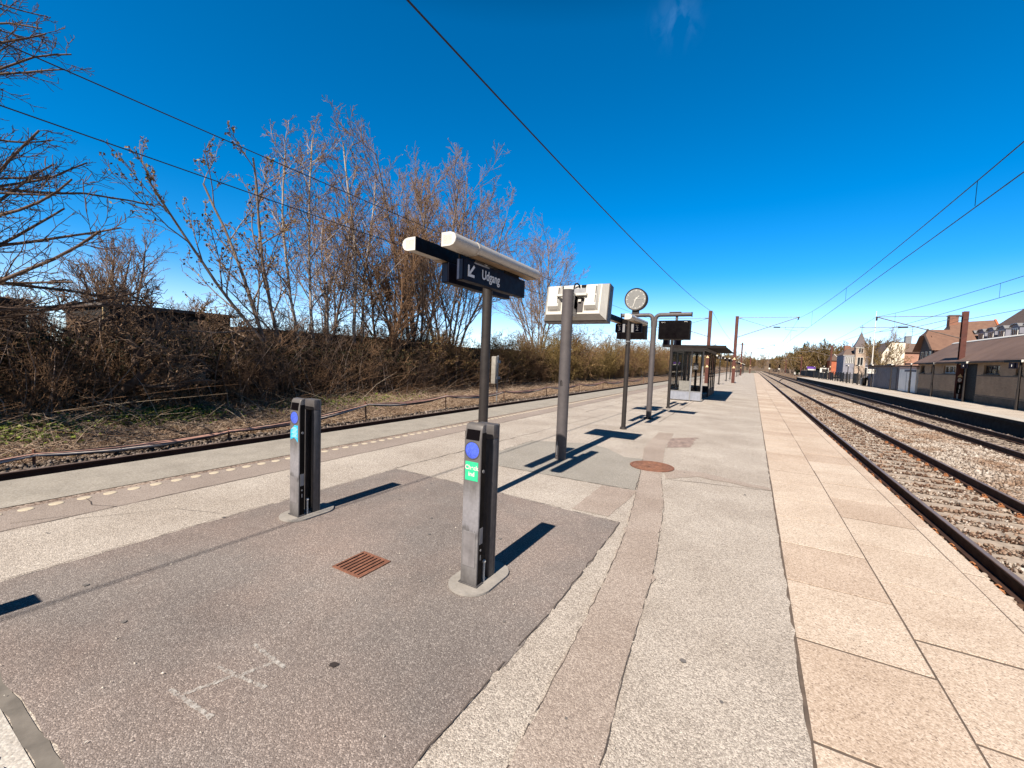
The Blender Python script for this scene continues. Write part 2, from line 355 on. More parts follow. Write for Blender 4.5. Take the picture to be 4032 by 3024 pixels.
# tar seams, gum spots and grit
sm_ = MB()
def seam(pts, w, z=.0092):
    for a, b in zip(pts[:-1], pts[1:]):
        L = math.dist(a, b); n = max(1, int(L/.07)); nx, ny = -(b[1]-a[1])/L, (b[0]-a[0])/L; o = rs.gauss(0, .003)
        for i in range(n):
            if rs.random() < .18: continue
            o2 = rs.gauss(0, .004); w1, w2 = w*rs.uniform(.3, 1), w*rs.uniform(.3, 1); p = (a[0]+(b[0]-a[0])*i/n+nx*o, a[1]+(b[1]-a[1])*i/n+ny*o); q = (a[0]+(b[0]-a[0])*(i+1)/n+nx*o2, a[1]+(b[1]-a[1])*(i+1)/n+ny*o2); o = o2
            sm_.quad((p[0]-nx*w1, p[1]-ny*w1, z), (q[0]-nx*w2, q[1]-ny*w2, z), (q[0]+nx*w2, q[1]+ny*w2, z), (p[0]+nx*w1, p[1]+ny*w1, z))
seam([(-1.05,.6), (-1.06,1.21), (-1.03,2.6), (-1.07,4.18), (-2.6,4.26), (-4.3,4.29), (-4.27,.5)], .0055)
seam([(-.74,1.0), (-.74,1.39), (-.85,2.95), (-.92,3.62), (-1.0,4.25), (-1.14,5.11), (-1.34,6.29)], .004); seam([(-.43,1.58), (-.5,2.34), (-.55,3.14), (-.64,3.87), (-.78,4.95), (-1.03,6.21)], .0032)
seam([(-3.74,5.34), (-1.75,5.36), (-1.21,5.40), (-1.35,6.29), (-1.53,7.27)], .005); seam([(-3.74,5.34), (-3.75,7.46)], .005)
struct('tar_seams', sm_, M_SEAM)
gum = MB(); fl = MB()
for i in range(26):
    x, y, r = rs.uniform(-5.2, .25), .5+9*rs.random()**1.6, rs.uniform(.008, .02); gum.add([(x+r*math.cos(a)*rs.uniform(.75,1.1), y+r*math.sin(a)*rs.uniform(.75,1.1), .0095+i*2e-5) for a in np.arange(9)*.698], [tuple(range(9))])
for i in range(420):
    x, y, r, a = rs.uniform(-5.3, .28), .45+10*rs.random()**1.5, rs.uniform(.003, .009), rs.uniform(0, 6.28); c, s_ = math.cos(a), math.sin(a)
    fl.quad((x-c*r, y-s_*r, .012), (x+s_*r*.5, y-c*r*.5, .016), (x+c*r, y+s_*r, .012), (x-s_*r*.5, y+c*r*.5, .014))
struct('gum_spots', gum, mat('gum', (.135,.12,.112), .9, var=.3, scale=3))
tag(link('grit', fl.mesh('grit'), mat('grit_pale', (.62,.56,.48), .8, var=.4, scale=2)), 'pale grit and leaf flakes scattered over the platform asphalt', 'grit', kind='stuff')
# edge slabs
slab = MB()
ts = NT('edge_slabs'); gi = ts.n('ShaderNodeNewGeometry')
sg = ts.vor(130); sp = ts.n('ShaderNodeSeparateColor'); ts.l(sg, sp.inputs[0])
k = ts.ramp(sp.outputs[0], [(0, (.25,.20,.165)), (.10, (.40,.33,.27)), (.5, (.485,.405,.335)), (.9, (.61,.53,.46))])
k = ts.mix(.55, k, ts.ramp(gi.outputs['Random Per Island'], [(0, (.76,.66,.60)), (.5, (.94,.87,.82)), (1, (1.12,1.12,1.11))]), 'MULTIPLY')
k = ts.mix(.7, k, ts.ramp(ts.noise(1.3, 6), [(.35, (.8,.74,.68)), (.7, (1.05,1.03,1))]), 'MULTIPLY')
ts.bump(ts.vor(130, 'F1', 'Distance'), .35, .003, True); M_SLAB = ts.base(k, .85, 0, .25)
y = -2.72
for i in range(206):
    for x0, x1, oy in ((.331, .9555, .0), (.9615, 1.604, .39)):
        a = y + i*.82 + oy + rs.uniform(-.006, .006)
        slab.box(x0+rs.uniform(0,.004), a+.007, -.06, x1-rs.uniform(0,.004), a+.8065, rs.uniform(-.002, .0015), .0012)
struct('platform_paving', slab, M_SLAB)
kb = MB(); i = 0; y = -2.5
while y < Y1:
    L = 1.64 if y > 20 else rs.choice((.82, 1.64, 1.2)); kb.box(1.611, y+.004, -.11, XR, y+L-.004, rs.uniform(-.004, 0), .006); y += L
struct('platform_kerb', kb, M_SLAB)
# warning dots along the left side
dm = mat('dot_paint', (.47,.40,.30), .8, var=.18, scale=30)
dot = MB().lathe([(.0,.006), (.045,.006), (.055,.003), (.056,-.002)], 20).mesh('warning_dot')
for i in range(110):
    o = link('warning_dot', dot, dm, loc=(-5.955, .92+i*.2025, 0))
    tag(o, 'cream round stud set in the strip along the left platform edge', 'stud', 'cream studs along the left edge')

# ---------------------------------------------------------------- tracks
ZR = -.43
def grid_sheet(name, xs, ys, zf, m):
    X, Y = np.meshgrid(xs, ys); Z = zf(X, Y); V = np.stack([X, Y, Z], -1).reshape(-1, 3); nx, ny = len(xs), len(ys)
    a = (np.arange(ny-1)[:, None]*nx + np.arange(nx-1)[None]).ravel()
    return struct(name, np_mesh(name, V, np.stack([a, a+1, a+nx+1, a+nx], 1)), m)
tb_ = NT('ballast_bed')
vb = tb_.vor(26); sb = tb_.n('ShaderNodeSeparateColor'); tb_.l(vb, sb.inputs[0])
kk = tb_.ramp(sb.outputs[0], [(0, (.09,.06,.045)), (.35, (.25,.19,.15)), (.7, (.40,.34,.285)), (1, (.60,.54,.47))])
kk = tb_.mix(tb_.ramp(tb_.noise(.9, 5), [(.4, (0,0,0)), (.65, (.8,.8,.8))]), kk, tb_.mix(1., kk, (.75,.62,.52), 'MULTIPLY'))
tb_.bump(tb_.vor(26, 'F1', 'Distance'), 1.0, .03, True); M_BED = tb_.base(kk, .95, 0, .15)
tb2 = NT('dirt_bed'); vb = tb2.vor(34); sb = tb2.n('ShaderNodeSeparateColor'); tb2.l(vb, sb.inputs[0])
kk = tb2.ramp(sb.outputs[0], [(0, (.05,.035,.028)), (.5, (.13,.095,.072)), (1, (.25,.2,.16))])
tb2.bump(tb2.vor(34, 'F1', 'Distance'), 1.0, .025, True); M_DIRT = tb2.base(kk, .95, 0, .15)
rngs = np.random.default_rng(3)
def mound(x): return -.64 + .07*np.exp(-((x-5.2)/.65)**2)
ys = np.concatenate([np.arange(-6, 60, .25), np.arange(60, 420, 3)])
grid_sheet('ballast', np.arange(1.7, 6.36, .15), ys, lambda X, Y: mound(X) + rngs.normal(0, .007, X.shape), M_BED)
grid_sheet('ballast', np.concatenate([[6.35], np.arange(6.5, 9.4, .2)]), ys, lambda X, Y: -.645 + rngs.normal(0, .006, X.shape), M_DIRT)
grid_sheet('ballast', np.arange(-10.7, -7.2, .2), ys, lambda X, Y: -.63 + rngs.normal(0, .008, X.shape), M_DIRT)

def stones(name, xr, yr, n, size, zf, m, label, keep=None):
    rng = np.random.default_rng(hash(name) % 1000 if False else n)
    p = (1+5**.5)/2
    ico = np.array([(-1,p,0),(1,p,0),(-1,-p,0),(1,-p,0),(0,-1,p),(0,1,p),(0,-1,-p),(0,1,-p),(p,0,-1),(p,0,1),(-p,0,-1),(-p,0,1)])/1.9
    F = np.array([(0,11,5),(0,5,1),(0,1,7),(0,7,10),(0,10,11),(1,5,9),(5,11,4),(11,10,2),(10,7,6),(7,1,8),(3,9,4),(3,4,2),(3,2,6),(3,6,8),(3,8,9),(4,9,5),(2,4,11),(6,2,10),(8,6,7),(9,8,1)])
    x = rng.uniform(*xr, n); u = rng.uniform(0, 1, n); y = yr[0] + (yr[1]-yr[0])*u**1.7
    if keep is not None:
        q = keep(x, y, rng); x, y = x[q], y[q]
    n = len(x); s = size*rng.lognormal(0, .28, n)*(1+np.maximum(0, y-8)*.012)
    B = np.repeat(ico[None], n, 0) * (1 + rng.uniform(-.42, .34, (n,12,1)))
    B *= rng.uniform(.45, 1.2, (n,1,3)); a = rng.uniform(0, 6.28, n); b = rng.normal(0, .5, n)
    ca, sa, cb, sb_ = np.cos(a), np.sin(a), np.cos(b), np.sin(b)
    Rz = np.zeros((n,3,3)); Rz[:,0,0]=ca; Rz[:,0,1]=-sa; Rz[:,1,0]=sa; Rz[:,1,1]=ca; Rz[:,2,2]=1
    Rx = np.zeros((n,3,3)); Rx[:,0,0]=1; Rx[:,1,1]=cb; Rx[:,1,2]=-sb_; Rx[:,2,1]=sb_; Rx[:,2,2]=cb
    B = np.einsum('nij,njk,nmk->nmi', Rx, Rz, B)*s[:, None, None]
    B += np.stack([x, y, zf(x, y) + rng.uniform(-.2, .5, n)*s], -1)[:, None]
    o = link(name, np_mesh(name, B.reshape(-1,3), (F[None] + 12*np.arange(n)[:, None, None]).reshape(-1,3)), m)
    return tag(o, label, 'stones', kind='stuff')
S_LIGHT = island_mat('pale_stones', [(0, (.10,.07,.055)), (.25, (.30,.245,.2)), (.6, (.36,.305,.26)), (1, (.52,.465,.41))], patch=((.66,.52,.43), 1.1))
S_RUST = island_mat('rusty_stones', [(0, (.06,.036,.026)), (.3, (.15,.095,.068)), (.5, (.31,.24,.19)), (.8, (.40,.355,.31)), (1, (.55,.50,.45))], patch=((.68,.52,.43), 1.6))
S_DIRT = island_mat('dirty_stones', [(0, (.05,.035,.028)), (.5, (.13,.10,.08)), (1, (.27,.22,.19))])
stones('ballast_stones', (4.15, 6.5), (1.0, 46), 46000, .025, lambda x, y: mound(x)+.012, S_LIGHT, 'pale coarse ballast heaped between the two right hand tracks')
def ksl(x, y, rng):
    ph = ((y/.6) % 1.0); on = (ph > .24) & (ph < .76)
    return ~(on & (rng.uniform(0, 1, len(x)) < .95)) & (np.abs(np.abs(x-3.25)-.755) > .09)
stones('ballast_stones', (1.86, 4.15), (1.2, 42), 42000, .021, lambda x, y: -.615+0*x, S_RUST, 'rusty ballast between the rails of the track by the slab edge', ksl)
stones('ballast_stones', (6.4, 9.0), (8, 40), 9000, .022, lambda x, y: -.63+0*x, S_DIRT, 'dark brown dirty ballast of the far right track', lambda x, y, r: np.abs(np.abs(x-7.35)-.755) > .09)
stones('ballast_stones', (-10.9, -9.72), (.2, 30), 9000, .034, lambda x, y: -.61+.06*(x < -10.2), S_DIRT, 'grey broken ballast beside the rail on the left')

M_RAIL = mat('rail_steel', (.06,.034,.026), .7, .0, var=.4, scale=4, spec=.1)
M_SHINE = mat('rail_head', (.20,.155,.14), .5, .3, var=.15, scale=3, spec=.3)
M_SLEEP = mat('sleeper_concrete', (.33,.265,.21), .95, var=.35, scale=7, bump=.4)
M_CLIP = mat('rusty_clip', (.33,.13,.05), .8, var=.5, scale=30)
def track(xc, label, ns, clips, y1=400, zr=ZR):
    t = thing('railway_track', label, 'railway track', (xc, 0, zr), 0)
    for s in (-1, 1):
        x = s*.7545
        prof = [(x-.075,-.17), (x+.075,-.17), (x+.075,-.158), (x+.012,-.138), (x+.009,-.05), (x+.036,-.036), (x+.036,-.006), (x+.030,-.001), (x-.030,-.001), (x-.036,-.006), (x-.036,-.036), (x-.009,-.05), (x-.012,-.138), (x-.075,-.158)]
        r = part('rail', MB().prism(prof, 'y', -6, y1), M_RAIL, t)
        part('running_surface', MB().box(x-.027, -6, -.001, x+.027, y1, .0012), M_SHINE, r)
    if ns:
        sm = MB().prism([(-1.25,-.38), (1.25,-.38), (1.25,-.20), (.55,-.19), (-.55,-.19), (-1.25,-.20)], 'y', -.13, .13).mesh('sleeper')
        sm.materials.append(M_SLEEP)
        cm = MB().box(-.045, -.05, 0, .045, .05, .012, .004).tube([(-.05,-.05,.02), (-.02,-.06,.045), (.02,-.02,.045), (.03,.03,.03), (-.03,.05,.025)], .009, 6).mesh('rail_clip')
        cm.materials.append(M_CLIP)
        for i in range(ns):
            o = link('sleeper', sm, None, t, (0, .3+i*.6, 0))
            if i < clips:
                for x in (-.7545, .7545):
                    for sx in (-1, 1):
                        c = link('rail_clip', cm, None, o, (x+sx*.115, 0, -.186)); c.rotation_euler = (0, 0, 0 if sx > 0 else math.pi)
    return t
track(3.25, 'rusty double rail track on concrete sleepers beside the beige slab edge', 100, 30)
track(7.35, 'track with brown dirt between its rails along the platform of the brick station', 60, 0)
track(-8.85, 'track beyond the left platform edge, only its dark outer rail showing', 0, 0, 400, -.375)
# points blade crossing between the tracks far away
x0 = MB().tube([(3.98, 84, ZR-.05), (4.6, 95, ZR-.05), (5.6, 108, ZR-.05), (6.6, 118, ZR-.05)], .06, 6)
tag(link('crossover_rail', x0.mesh('crossover_rail'), M_RAIL), 'dark crossover rail cutting between the two right hand tracks far away', 'rail')

# opposite platform
M_RP = aggregate('far_platform', [(0, (.34,.29,.25)), (.5, (.46,.41,.36)), (.9, (.58,.53,.47))], 30, stain_c=(.75,.7,.65))
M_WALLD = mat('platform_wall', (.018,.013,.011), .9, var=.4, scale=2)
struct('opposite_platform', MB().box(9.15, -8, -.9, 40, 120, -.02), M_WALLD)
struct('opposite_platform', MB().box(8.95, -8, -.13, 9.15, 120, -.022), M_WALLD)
sheet('opposite_platform_surface', rect(8.95, -8, 40, 120), 0, M_RP)
sheet('opposite_platform_edge', rect(8.95, -8, 9.6, 120), .004, A_TACT)

# embankment on the left
te = NT('leaf_litter'); ve = te.vor(30); se = te.n('ShaderNodeSeparateColor'); te.l(ve, se.inputs[0])
ke = te.ramp(se.outputs[0], [(0, (.05,.03,.02)), (.4, (.14,.09,.06)), (.8, (.26,.18,.125)), (1, (.4,.30,.22))])
ke = te.mix(te.ramp(te.noise(.55, 5), [(.6, (0,0,0)), (.7, (.7,.7,.7))]), ke, te.mix(.4, ke, (.09,.10,.03)))
te.bump(te.vor(30, 'F1', 'Distance'), 1, .03, True); M_LITTER = te.base(ke, .95, 0, .1)
def emb(X, Y=0): return np.interp(X, [-200,-40,-17,-14.2,-12,-10.9,-10.5], [1.5,.5,.25,-.2,-.42,-.58,-.66])
grid_sheet('embankment', np.concatenate([[-200,-100,-60], np.arange(-40,-18,3), np.arange(-18,-10.4,.25)]), np.concatenate([[-60,-30], np.arange(-12, 50, .4), np.arange(50, 400, 6)]),
           lambda X, Y: emb(X) + rngs.normal(0, .03, X.shape)*(X < -10.9), M_LITTER)
# slope beyond the end of the opposite platform
grid_sheet('hill', np.arange(9.4, 90, 4.), np.arange(121, 420, 8.), lambda X, Y: np.interp(X, [9, 12, 20, 90], [-.66, -.1, .8, 3]) + rngs.normal(0, .12, X.shape)*(X > 10), M_LITTER)

# ================================================================ PLATFORM OBJECTS
M_POST = mat('post_dark', (.026,.020,.018), .6, .1, var=.3, scale=9, streak=.25)
M_POSTG = mat('post_grey', (.088,.076,.077), .6, .1, var=.2, scale=7)
M_VAL = mat('validator_grey', (.215,.2,.205), .5, .15, var=.3, scale=10, streak=.6)
M_VALD = mat('validator_dark', (.085,.077,.077), .55, .1, var=.25, scale=12)
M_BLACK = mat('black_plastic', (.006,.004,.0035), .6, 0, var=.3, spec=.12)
M_SCREEN = mat('dark_screen', (.004,.0025,.0025), .3, 0, var=.2, scale=3, spec=.12)
M_BLUE = mat('blue_reader', (.07,.12,.62), .3, 0, var=.3, scale=60)
M_GREEN = mat('green_sticker', (.03,.52,.25), .5, 0, var=.12, scale=40)
M_CYAN = mat('cyan_sticker', (.02,.42,.72), .5, 0, var=.1, scale=40)
M_WHITE = mat('white_paint', (.60,.575,.53), .5, 0, var=.1, scale=12)
M_LAMP = mat('lamp_shell', (.44,.405,.36), .35, 0, var=.14, scale=5, streak=.25)
M_NAVY = mat('navy_sign', (.006,.006,.014), .5, 0, var=.2, scale=5, spec=.1)
M_LETTER = mat('sign_letter', (.72,.70,.68), .5, 0, var=.05)
M_RUST = mat('cast_rust', (.20,.082,.048), .85, 0, var=.4, scale=22, bump=.4, bscale=120)
M_BASE = mat('cast_base', (.28,.255,.23), .9, 0, var=.18, scale=14, bump=.3)
M_GALV = mat('galvanised', (.235,.235,.245), .5, .3, var=.2, scale=8)

# ---- ticket validators
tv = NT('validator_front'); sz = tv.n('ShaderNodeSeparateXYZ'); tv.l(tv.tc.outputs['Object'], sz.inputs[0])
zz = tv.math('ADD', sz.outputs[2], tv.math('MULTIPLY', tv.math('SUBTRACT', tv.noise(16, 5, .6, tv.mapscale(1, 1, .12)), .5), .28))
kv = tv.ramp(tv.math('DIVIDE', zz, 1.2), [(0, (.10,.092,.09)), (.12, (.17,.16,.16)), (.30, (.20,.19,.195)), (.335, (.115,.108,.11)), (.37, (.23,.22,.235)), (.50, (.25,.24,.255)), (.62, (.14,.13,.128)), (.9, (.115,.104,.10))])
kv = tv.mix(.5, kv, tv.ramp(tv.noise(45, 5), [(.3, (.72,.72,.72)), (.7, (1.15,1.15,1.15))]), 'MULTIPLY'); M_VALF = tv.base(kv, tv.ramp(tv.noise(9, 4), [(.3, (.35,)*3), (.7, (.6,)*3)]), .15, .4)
def validator(loc, label, sticker):
    t = thing('ticket_validator', label, 'ticket reader', loc, 0, 'ticket readers on oval bases')
    o = [(.165*math.cos(a), .10*(1 if math.sin(a) >= 0 else -1) + .165*math.sin(a)) for a in np.linspace(.001, 2*math.pi-.001, 40, endpoint=False)]
    part('base_plate', MB().prism(o, 'z', .002, .016), M_BASE, t)
    prof = [(-.08,.016), (-.145,.016), (-.145,1.045), (-.134,1.115), (-.128,1.140), (-.118,1.153), (-.105,1.158), (-.08,1.161)]
    bm = MB().prism(prof, 'x', -.071, .071); me = bm.mesh('body'); b2 = bmesh.new(); b2.from_mesh(me)
    bmesh.ops.bevel(b2, geom=[e for e in b2.edges if abs(abs(e.verts[0].co.x)-.071) < 1e-4 and abs(e.verts[0].co.x-e.verts[1].co.x) < 1e-5], offset=.010, segments=3, profile=.5, affect='EDGES'); b2.to_mesh(me); b2.free()
    me.polygons.foreach_set('use_smooth', [True]*len(me.polygons)); me.set_sharp_from_angle(angle=R(40))
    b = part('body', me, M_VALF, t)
    part('foot_flange', MB().box(-.08, -.155, .016, .08, -.07, .026, .003), M_VALD, b)
    part('maintenance_cover', MB().box(-.052, -.1485, .15, .052, -.1445, .40, .0018), M_VAL, b)
    # screen window on the sloping top
    nrm = Vector((0, -.985, .17)).normalized(); up = Vector((0, .17, .985)).normalized()
    sm = MB()
    for w, h, d0, zz in ((.055, .048, .0015, 0),):
        c0 = Vector((0, -.1392, 1.083))
        vs = [c0 + Vector((sx*w, 0, 0)) + up*sy*.036 + nrm*d for d in (-.001, .0022) for sx, sy in ((-1,-1), (1,-1), (1,1), (-1,1))]
        sm.add(vs, [(0,1,2,3), (4,5,6,7), (0,1,5,4), (1,2,6,5), (2,3,7,6), (3,0,4,7)])
    part('display_window', sm, M_SCREEN, b)
    part('reader_ring', MB().lathe([(.058,0), (.063,0), (.063,.004), (.058,.004), (.058,0)], 32), M_VALD, b).matrix_local = Matrix.Translation((0,-.1448,.975)) @ Matrix.Rotation(R(90), 4, 'X')
    part('card_reader', MB().lathe([(0,.0075), (.02,.007), (.045,.0045), (.0575,.001), (.0575,-.001)], 32), M_BLUE, b, True).matrix_local = Matrix.Translation((0,-.1450,.975)) @ Matrix.Rotation(R(90), 4, 'X')
    if sticker == 'green':
        s_ = part('sticker', MB().box(-.054, -.1472, .762, .054, -.1447, .895, .001), M_GREEN, b)
        part('lettering', text_on(text_on(MB(), 'Check', .043, (0,-.1477,.853), (1,0,0), (0,0,1), ext=.0006, bold=.0012), 'ind', .043, (0,-.1477,.808), (1,0,0), (0,0,1), ext=.0006, bold=.0012), M_WHITE, s_)
    elif sticker == 'cyan':
        ol = [(-.056,.755), (-.045,.765), (-.02,.775), (0,.785), (.02,.772), (.035,.765), (.05,.742), (.056,.75), (.056,.905), (.03,.90), (.01,.905), (-.01,.89), (-.03,.872), (-.042,.868), (-.056,.845)]
        s_ = part('sticker', MB().prism(ol, 'y', -.1468, -.1447), M_CYAN, b, label='torn cyan sticker')
        lm = MB()
        for i, z in enumerate(np.arange(.79, .89, .0125)): lm.box(-.04+.01*(i % 3), -.1473, z, .05-.008*((i*2) % 3), -.1469, z+.0035)
        part('lettering', lm, M_WHITE, s_)
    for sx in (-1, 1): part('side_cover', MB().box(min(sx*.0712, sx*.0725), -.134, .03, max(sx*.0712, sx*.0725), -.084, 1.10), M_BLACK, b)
    part('side_label', MB().box(.0711, -.128, .315, .0742, -.09, .43), M_GALV, b)
    part('side_lock', MB().cyl((.071,-.109,.83), (.077,-.109,.83), .012, n=12).cyl((.071,-.109,.27), (.0755,-.109,.27), .008, n=10).box(.071,-.113,.20,.0745,-.104,.235), M_GALV, b)
    p = thing_part = part('rear_column', MB().box(-.088, .070, .016, .074, .092, 1.142, .006).box(.036, .010, .016, .074, .072, 1.040, .008).box(-.088, .018, .016, -.066, .072, 1.040, .004).box(-.088, .010, 1.036, .074, .074, 1.142, .010), M_VALD, t, True)
    part('conduit', MB().cyl((.064,-.045,.016), (.064,-.045,.15), .008, n=10).lathe([(0,.176), (.010,.172), (.014,.162), (.010,.152), (0,.148)], 12, .064, -.045), M_WHITE, t, True)
    part('base_bracket', MB().box(-.06, -.02, .016, .06, -.008, .03), M_GALV, t)
    return t
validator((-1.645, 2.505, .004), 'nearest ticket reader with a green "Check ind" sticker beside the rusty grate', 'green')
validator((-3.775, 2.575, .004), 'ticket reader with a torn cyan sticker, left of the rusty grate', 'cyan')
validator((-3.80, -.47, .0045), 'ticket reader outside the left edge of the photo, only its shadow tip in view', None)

# ---- drain grate and manhole
t = thing('drain_grate', 'square rusty drain grate in the dark asphalt between the two ticket readers', 'drain', (-2.5, 2.165, .005))
part('frame', MB().box(-.15,-.15,0,.15,-.132,.008).box(-.15,.132,0,.15,.15,.008).box(-.15,-.132,0,-.132,.132,.008).box(.132,-.132,0,.15,.132,.008), M_RUST, t)
part('sump', MB().quad((-.132,-.132,.0005), (.132,-.132,.0005), (.132,.132,.0005), (-.132,.132,.0005)), M_BLACK, t)
g = MB()
for i in range(7): g.box(-.118+i*.0385, -.131, .001, -.094+i*.0385, .131, .0065)
part('bars', g, M_RUST, t)
t = thing('manhole_cover', 'round rusty manhole cover with raised rings and rays', 'manhole', (-1.29, 6.82, .009))
part('rim', MB().lathe([(.30,.0), (.335,.0), (.335,.008), (.30,.009), (.30,0)], 48), M_RUST, t)
mc = MB().lathe([(0,.006), (.297,.006), (.297,0)], 48)
for r in (.255, .215, .175): mc.lathe([(r,.0055), (r,.011), (r+.014,.011), (r+.014,.0055)], 48)
for i in range(20):
    a = i*math.pi/10; c, s = math.cos(a), math.sin(a)
    mc.add([(c*r - s*w, s*r + c*w, z) for z in (.0055,.0115) for r, w in ((.05,-.006), (.05,.006), (.155,.009), (.155,-.009))], [(4,5,6,7), (0,1,5,4), (1,2,6,5), (2,3,7,6), (3,0,4,7)])
part('lid', mc, mat('manhole_rust', (.22,.105,.065), .8, 0, var=.4, scale=18, bump=.2), t)

# ---- lamp-and-sign posts
dprof = lambda s: [(s*.155,2.592), (s*.25,2.592), (s*.285,2.602), (s*.307,2.625), (s*.315,2.655), (s*.307,2.684), (s*.285,2.704), (s*.25,2.713), (s*.155,2.713)]
def lamp_head(t, s, y0=-1.0, y1=.66, full=True):
    h = part('lamp_housing', MB().prism(dprof(s), 'y', y0+.012, y1), M_LAMP, t, True)
    part('end_cap', MB().prism(dprof(s), 'y', y0, y0+.0115), M_WHITE, h)
    part('inner_side', MB().box(min(s*.155, s*.149), y0+.004, 2.588, max(s*.155, s*.149), y1, 2.716), M_BLACK, h)
    if full:
        ring = [(s*.155+(p[0]-s*.155)*1.03, 2.6525+(p[1]-2.6525)*1.05) for p in dprof(s)]
        part('joint_ring', MB().prism(ring, 'y', y0+.36, y0+.385), M_LAMP, h)
        vm = MB()
        for i in range(9): vm.box(min(s*.17, s*.27), y0-.0012, 2.612+i*.009, max(s*.17, s*.27), y0+.001, 2.6145+i*.009)
        part('vent', vm, mat('vent_grey', (.5,.48,.44), .7), h)
        part('underside', MB().box(min(s*.17, s*.285), y0+.40, 2.587, max(s*.17, s*.285), y1-.02, 2.5915), mat('lamp_under', (.30,.21,.13), .6, var=.3, scale=6), h)
def sign_panel(t, x0, x1, y0, y1, z0, z1):
    p = part('sign_panel', MB().box(x0, y0, z0, x1, y1, z1, .004), M_NAVY, t)
    part('edge_trim', MB().box(x0+.012, y0-.004, z0+.008, x1-.012, y0+.002, z1-.008), mat('trim_blue', (.04,.05,.085), .4, .2), p)
    return p
def sign_post(loc, label, kind, group='lamp and sign posts along the platform', full=True):
    t = thing('platform_sign_post', label, 'sign post', loc, 0, group)
    part('pole', MB().cyl((0,0,0), (0,0,2.66), .054, n=20), M_POST, t, True)
    part('pole_foot', MB().cyl((0,0,0), (0,0,.05), .085, .075, 16), M_POST, t)
    part('cross_bar', MB().box(-.149, -.05, 2.60, .149, .05, 2.70), M_BLACK, t)
    for s in (1, -1): lamp_head(t, s, full=full)
    if kind == 'exit':
        p = sign_panel(t, .115, .20, -.72, .50, 2.352, 2.553); sign_panel(t, -.23, -.14, -.52, .73, 2.380, 2.582)
        X = .2015
        arrow = MB()
        def am(*q): arrow.add([(X+d, a, b) for d in (0,.0015) for a, b in q], [tuple(range(len(q))), tuple(range(len(q), 2*len(q)))])
        y, z = -.655, 2.395
        am((y,z), (y+.11,z), (y+.11,z+.026), (y,z+.026)); am((y,z+.026), (y+.026,z+.026), (y+.026,z+.11), (y,z+.11))
        q = .018; am((y+.02+q,z+.02-0), (y+.115,z+.085+q), (y+.115-q,z+.085+q+.018), (y+.02,z+.02+q))
        part('arrow', arrow, M_LETTER, p)
        part('lettering', text_on(MB(), 'Udgang', .132, (X,-.245,2.452), (0,1,0), (0,0,1), ext=.0015, xs=.86, bold=.0018), M_LETTER, p)
        part('small_label', MB().box(.1995, -.55, 2.535, .2015, -.28, 2.549), mat('grey_label', (.25,.24,.24), .6), p)
        part('fixing', MB().box(.195, .02, 2.553, .199, .35, 2.585).box(.12, -.70, 2.553, .13, -.68, 2.60), M_BLACK, t)
    else:
        for x0, x1, n in ((-.32, -.075, '3'), (.065, .32, '2')):
            p = part('sign_panel', MB().box(x0, -.04, 2.37, x1, .04, 2.583, .004), M_NAVY, t)
            if kind == 'number':
                cx = x0+.10 if n == '3' else x1-.11
                part('lettering', text_on(text_on(MB(), n, .135, (cx,-.0408,2.458), (1,0,0), (0,0,1), ext=.001, bold=.001), 'Spor', .04, (cx,-.0408,2.545), (1,0,0), (0,0,1), ext=.001), M_LETTER, p)
                xe = x1-.035 if n == '3' else x0+.035
                part('edge_trim', MB().box(xe-.028, -.046, 2.378, xe+.028, -.039, 2.575), M_GALV, p)
        if kind == 'number': part('clamp', MB().cyl((0,0,2.14), (0,0,2.17), .062, n=16).cyl((-.02,-.06,2.10), (-.02,-.09,2.10), .015, n=8), M_GALV, t)
    return t
sign_post((-2.62, 3.95, 0), 'lamp post with the navy Udgang sign and arrow under its twin lamps', 'exit')
sign_post((-2.68, 10.30, 0), 'lamp post with the plates 3 and 2 in front of the clock post', 'number')
p3 = sign_post((-2.67, 16.55, 0), 'dark lamp post right in front of the glass shelter', 'plain')
far_posts = [(43.1, 'lamp post with plates 3 and 2 just past the shelter'), (55.0, 'slim dark lamp post between the numbered post behind the shelter and the rust red mast'), (64.0, 'second slim lamp post to the left of the rust red platform mast')]
fp = sign_post((-2.65, 43.1, 0), far_posts[0][1], 'number')
dup(p3, (-2.63, 55.0, 0), 0, far_posts[1][1]); dup(p3, (-2.62, 64.0, 0), 0, far_posts[2][1])
for yy in (84.5, 93.5, 104, 112, 123, 132, 141, 150): dup(p3, (-2.45, yy, 0), 0, 'one of the small far lamp posts in the row receding beyond the rust red masts', 'far lamp posts in the receding row')

# ---- monitor seen from behind on its own post
t = thing('monitor_post', 'thick grey post carrying a big monitor seen from behind', 'information screen', (-2.66, 6.36, .004))
po = part('pole', MB().cyl((0,0,0), (0,0,2.765), .09, n=28), M_POSTG, t, True)
text_m = text_on(MB(), '400', .06, (-.012,-.0905,1.26), (.1,0,-1), (1,0,.1), ext=.0004, xs=1.1)
part('scribble', text_m, M_BLACK, po)
part('cable_clip', MB().tube([(-.03,-.092,.08), (-.03,-.098,.12), (-.03,-.095,.30)], .008, 6), M_GALV, po)
hz = Matrix.Translation((0, .36, 2.60)) @ Matrix.Rotation(R(-9), 4, 'X')
def tilt(mb):
    mb.v = [tuple(hz @ Vector(v)) for v in mb.v]; return mb
M_MON = mat('monitor_shell', (.50,.475,.43), .5, 0, var=.1, scale=5)
M_MOND = mat('monitor_rim', (.065,.056,.055), .5, .2, var=.2)
W, Hh = .565, .315
h = part('screen_housing', tilt(MB().box(-W, .0, -Hh, W, .20, Hh, .008)), M_MOND, t)
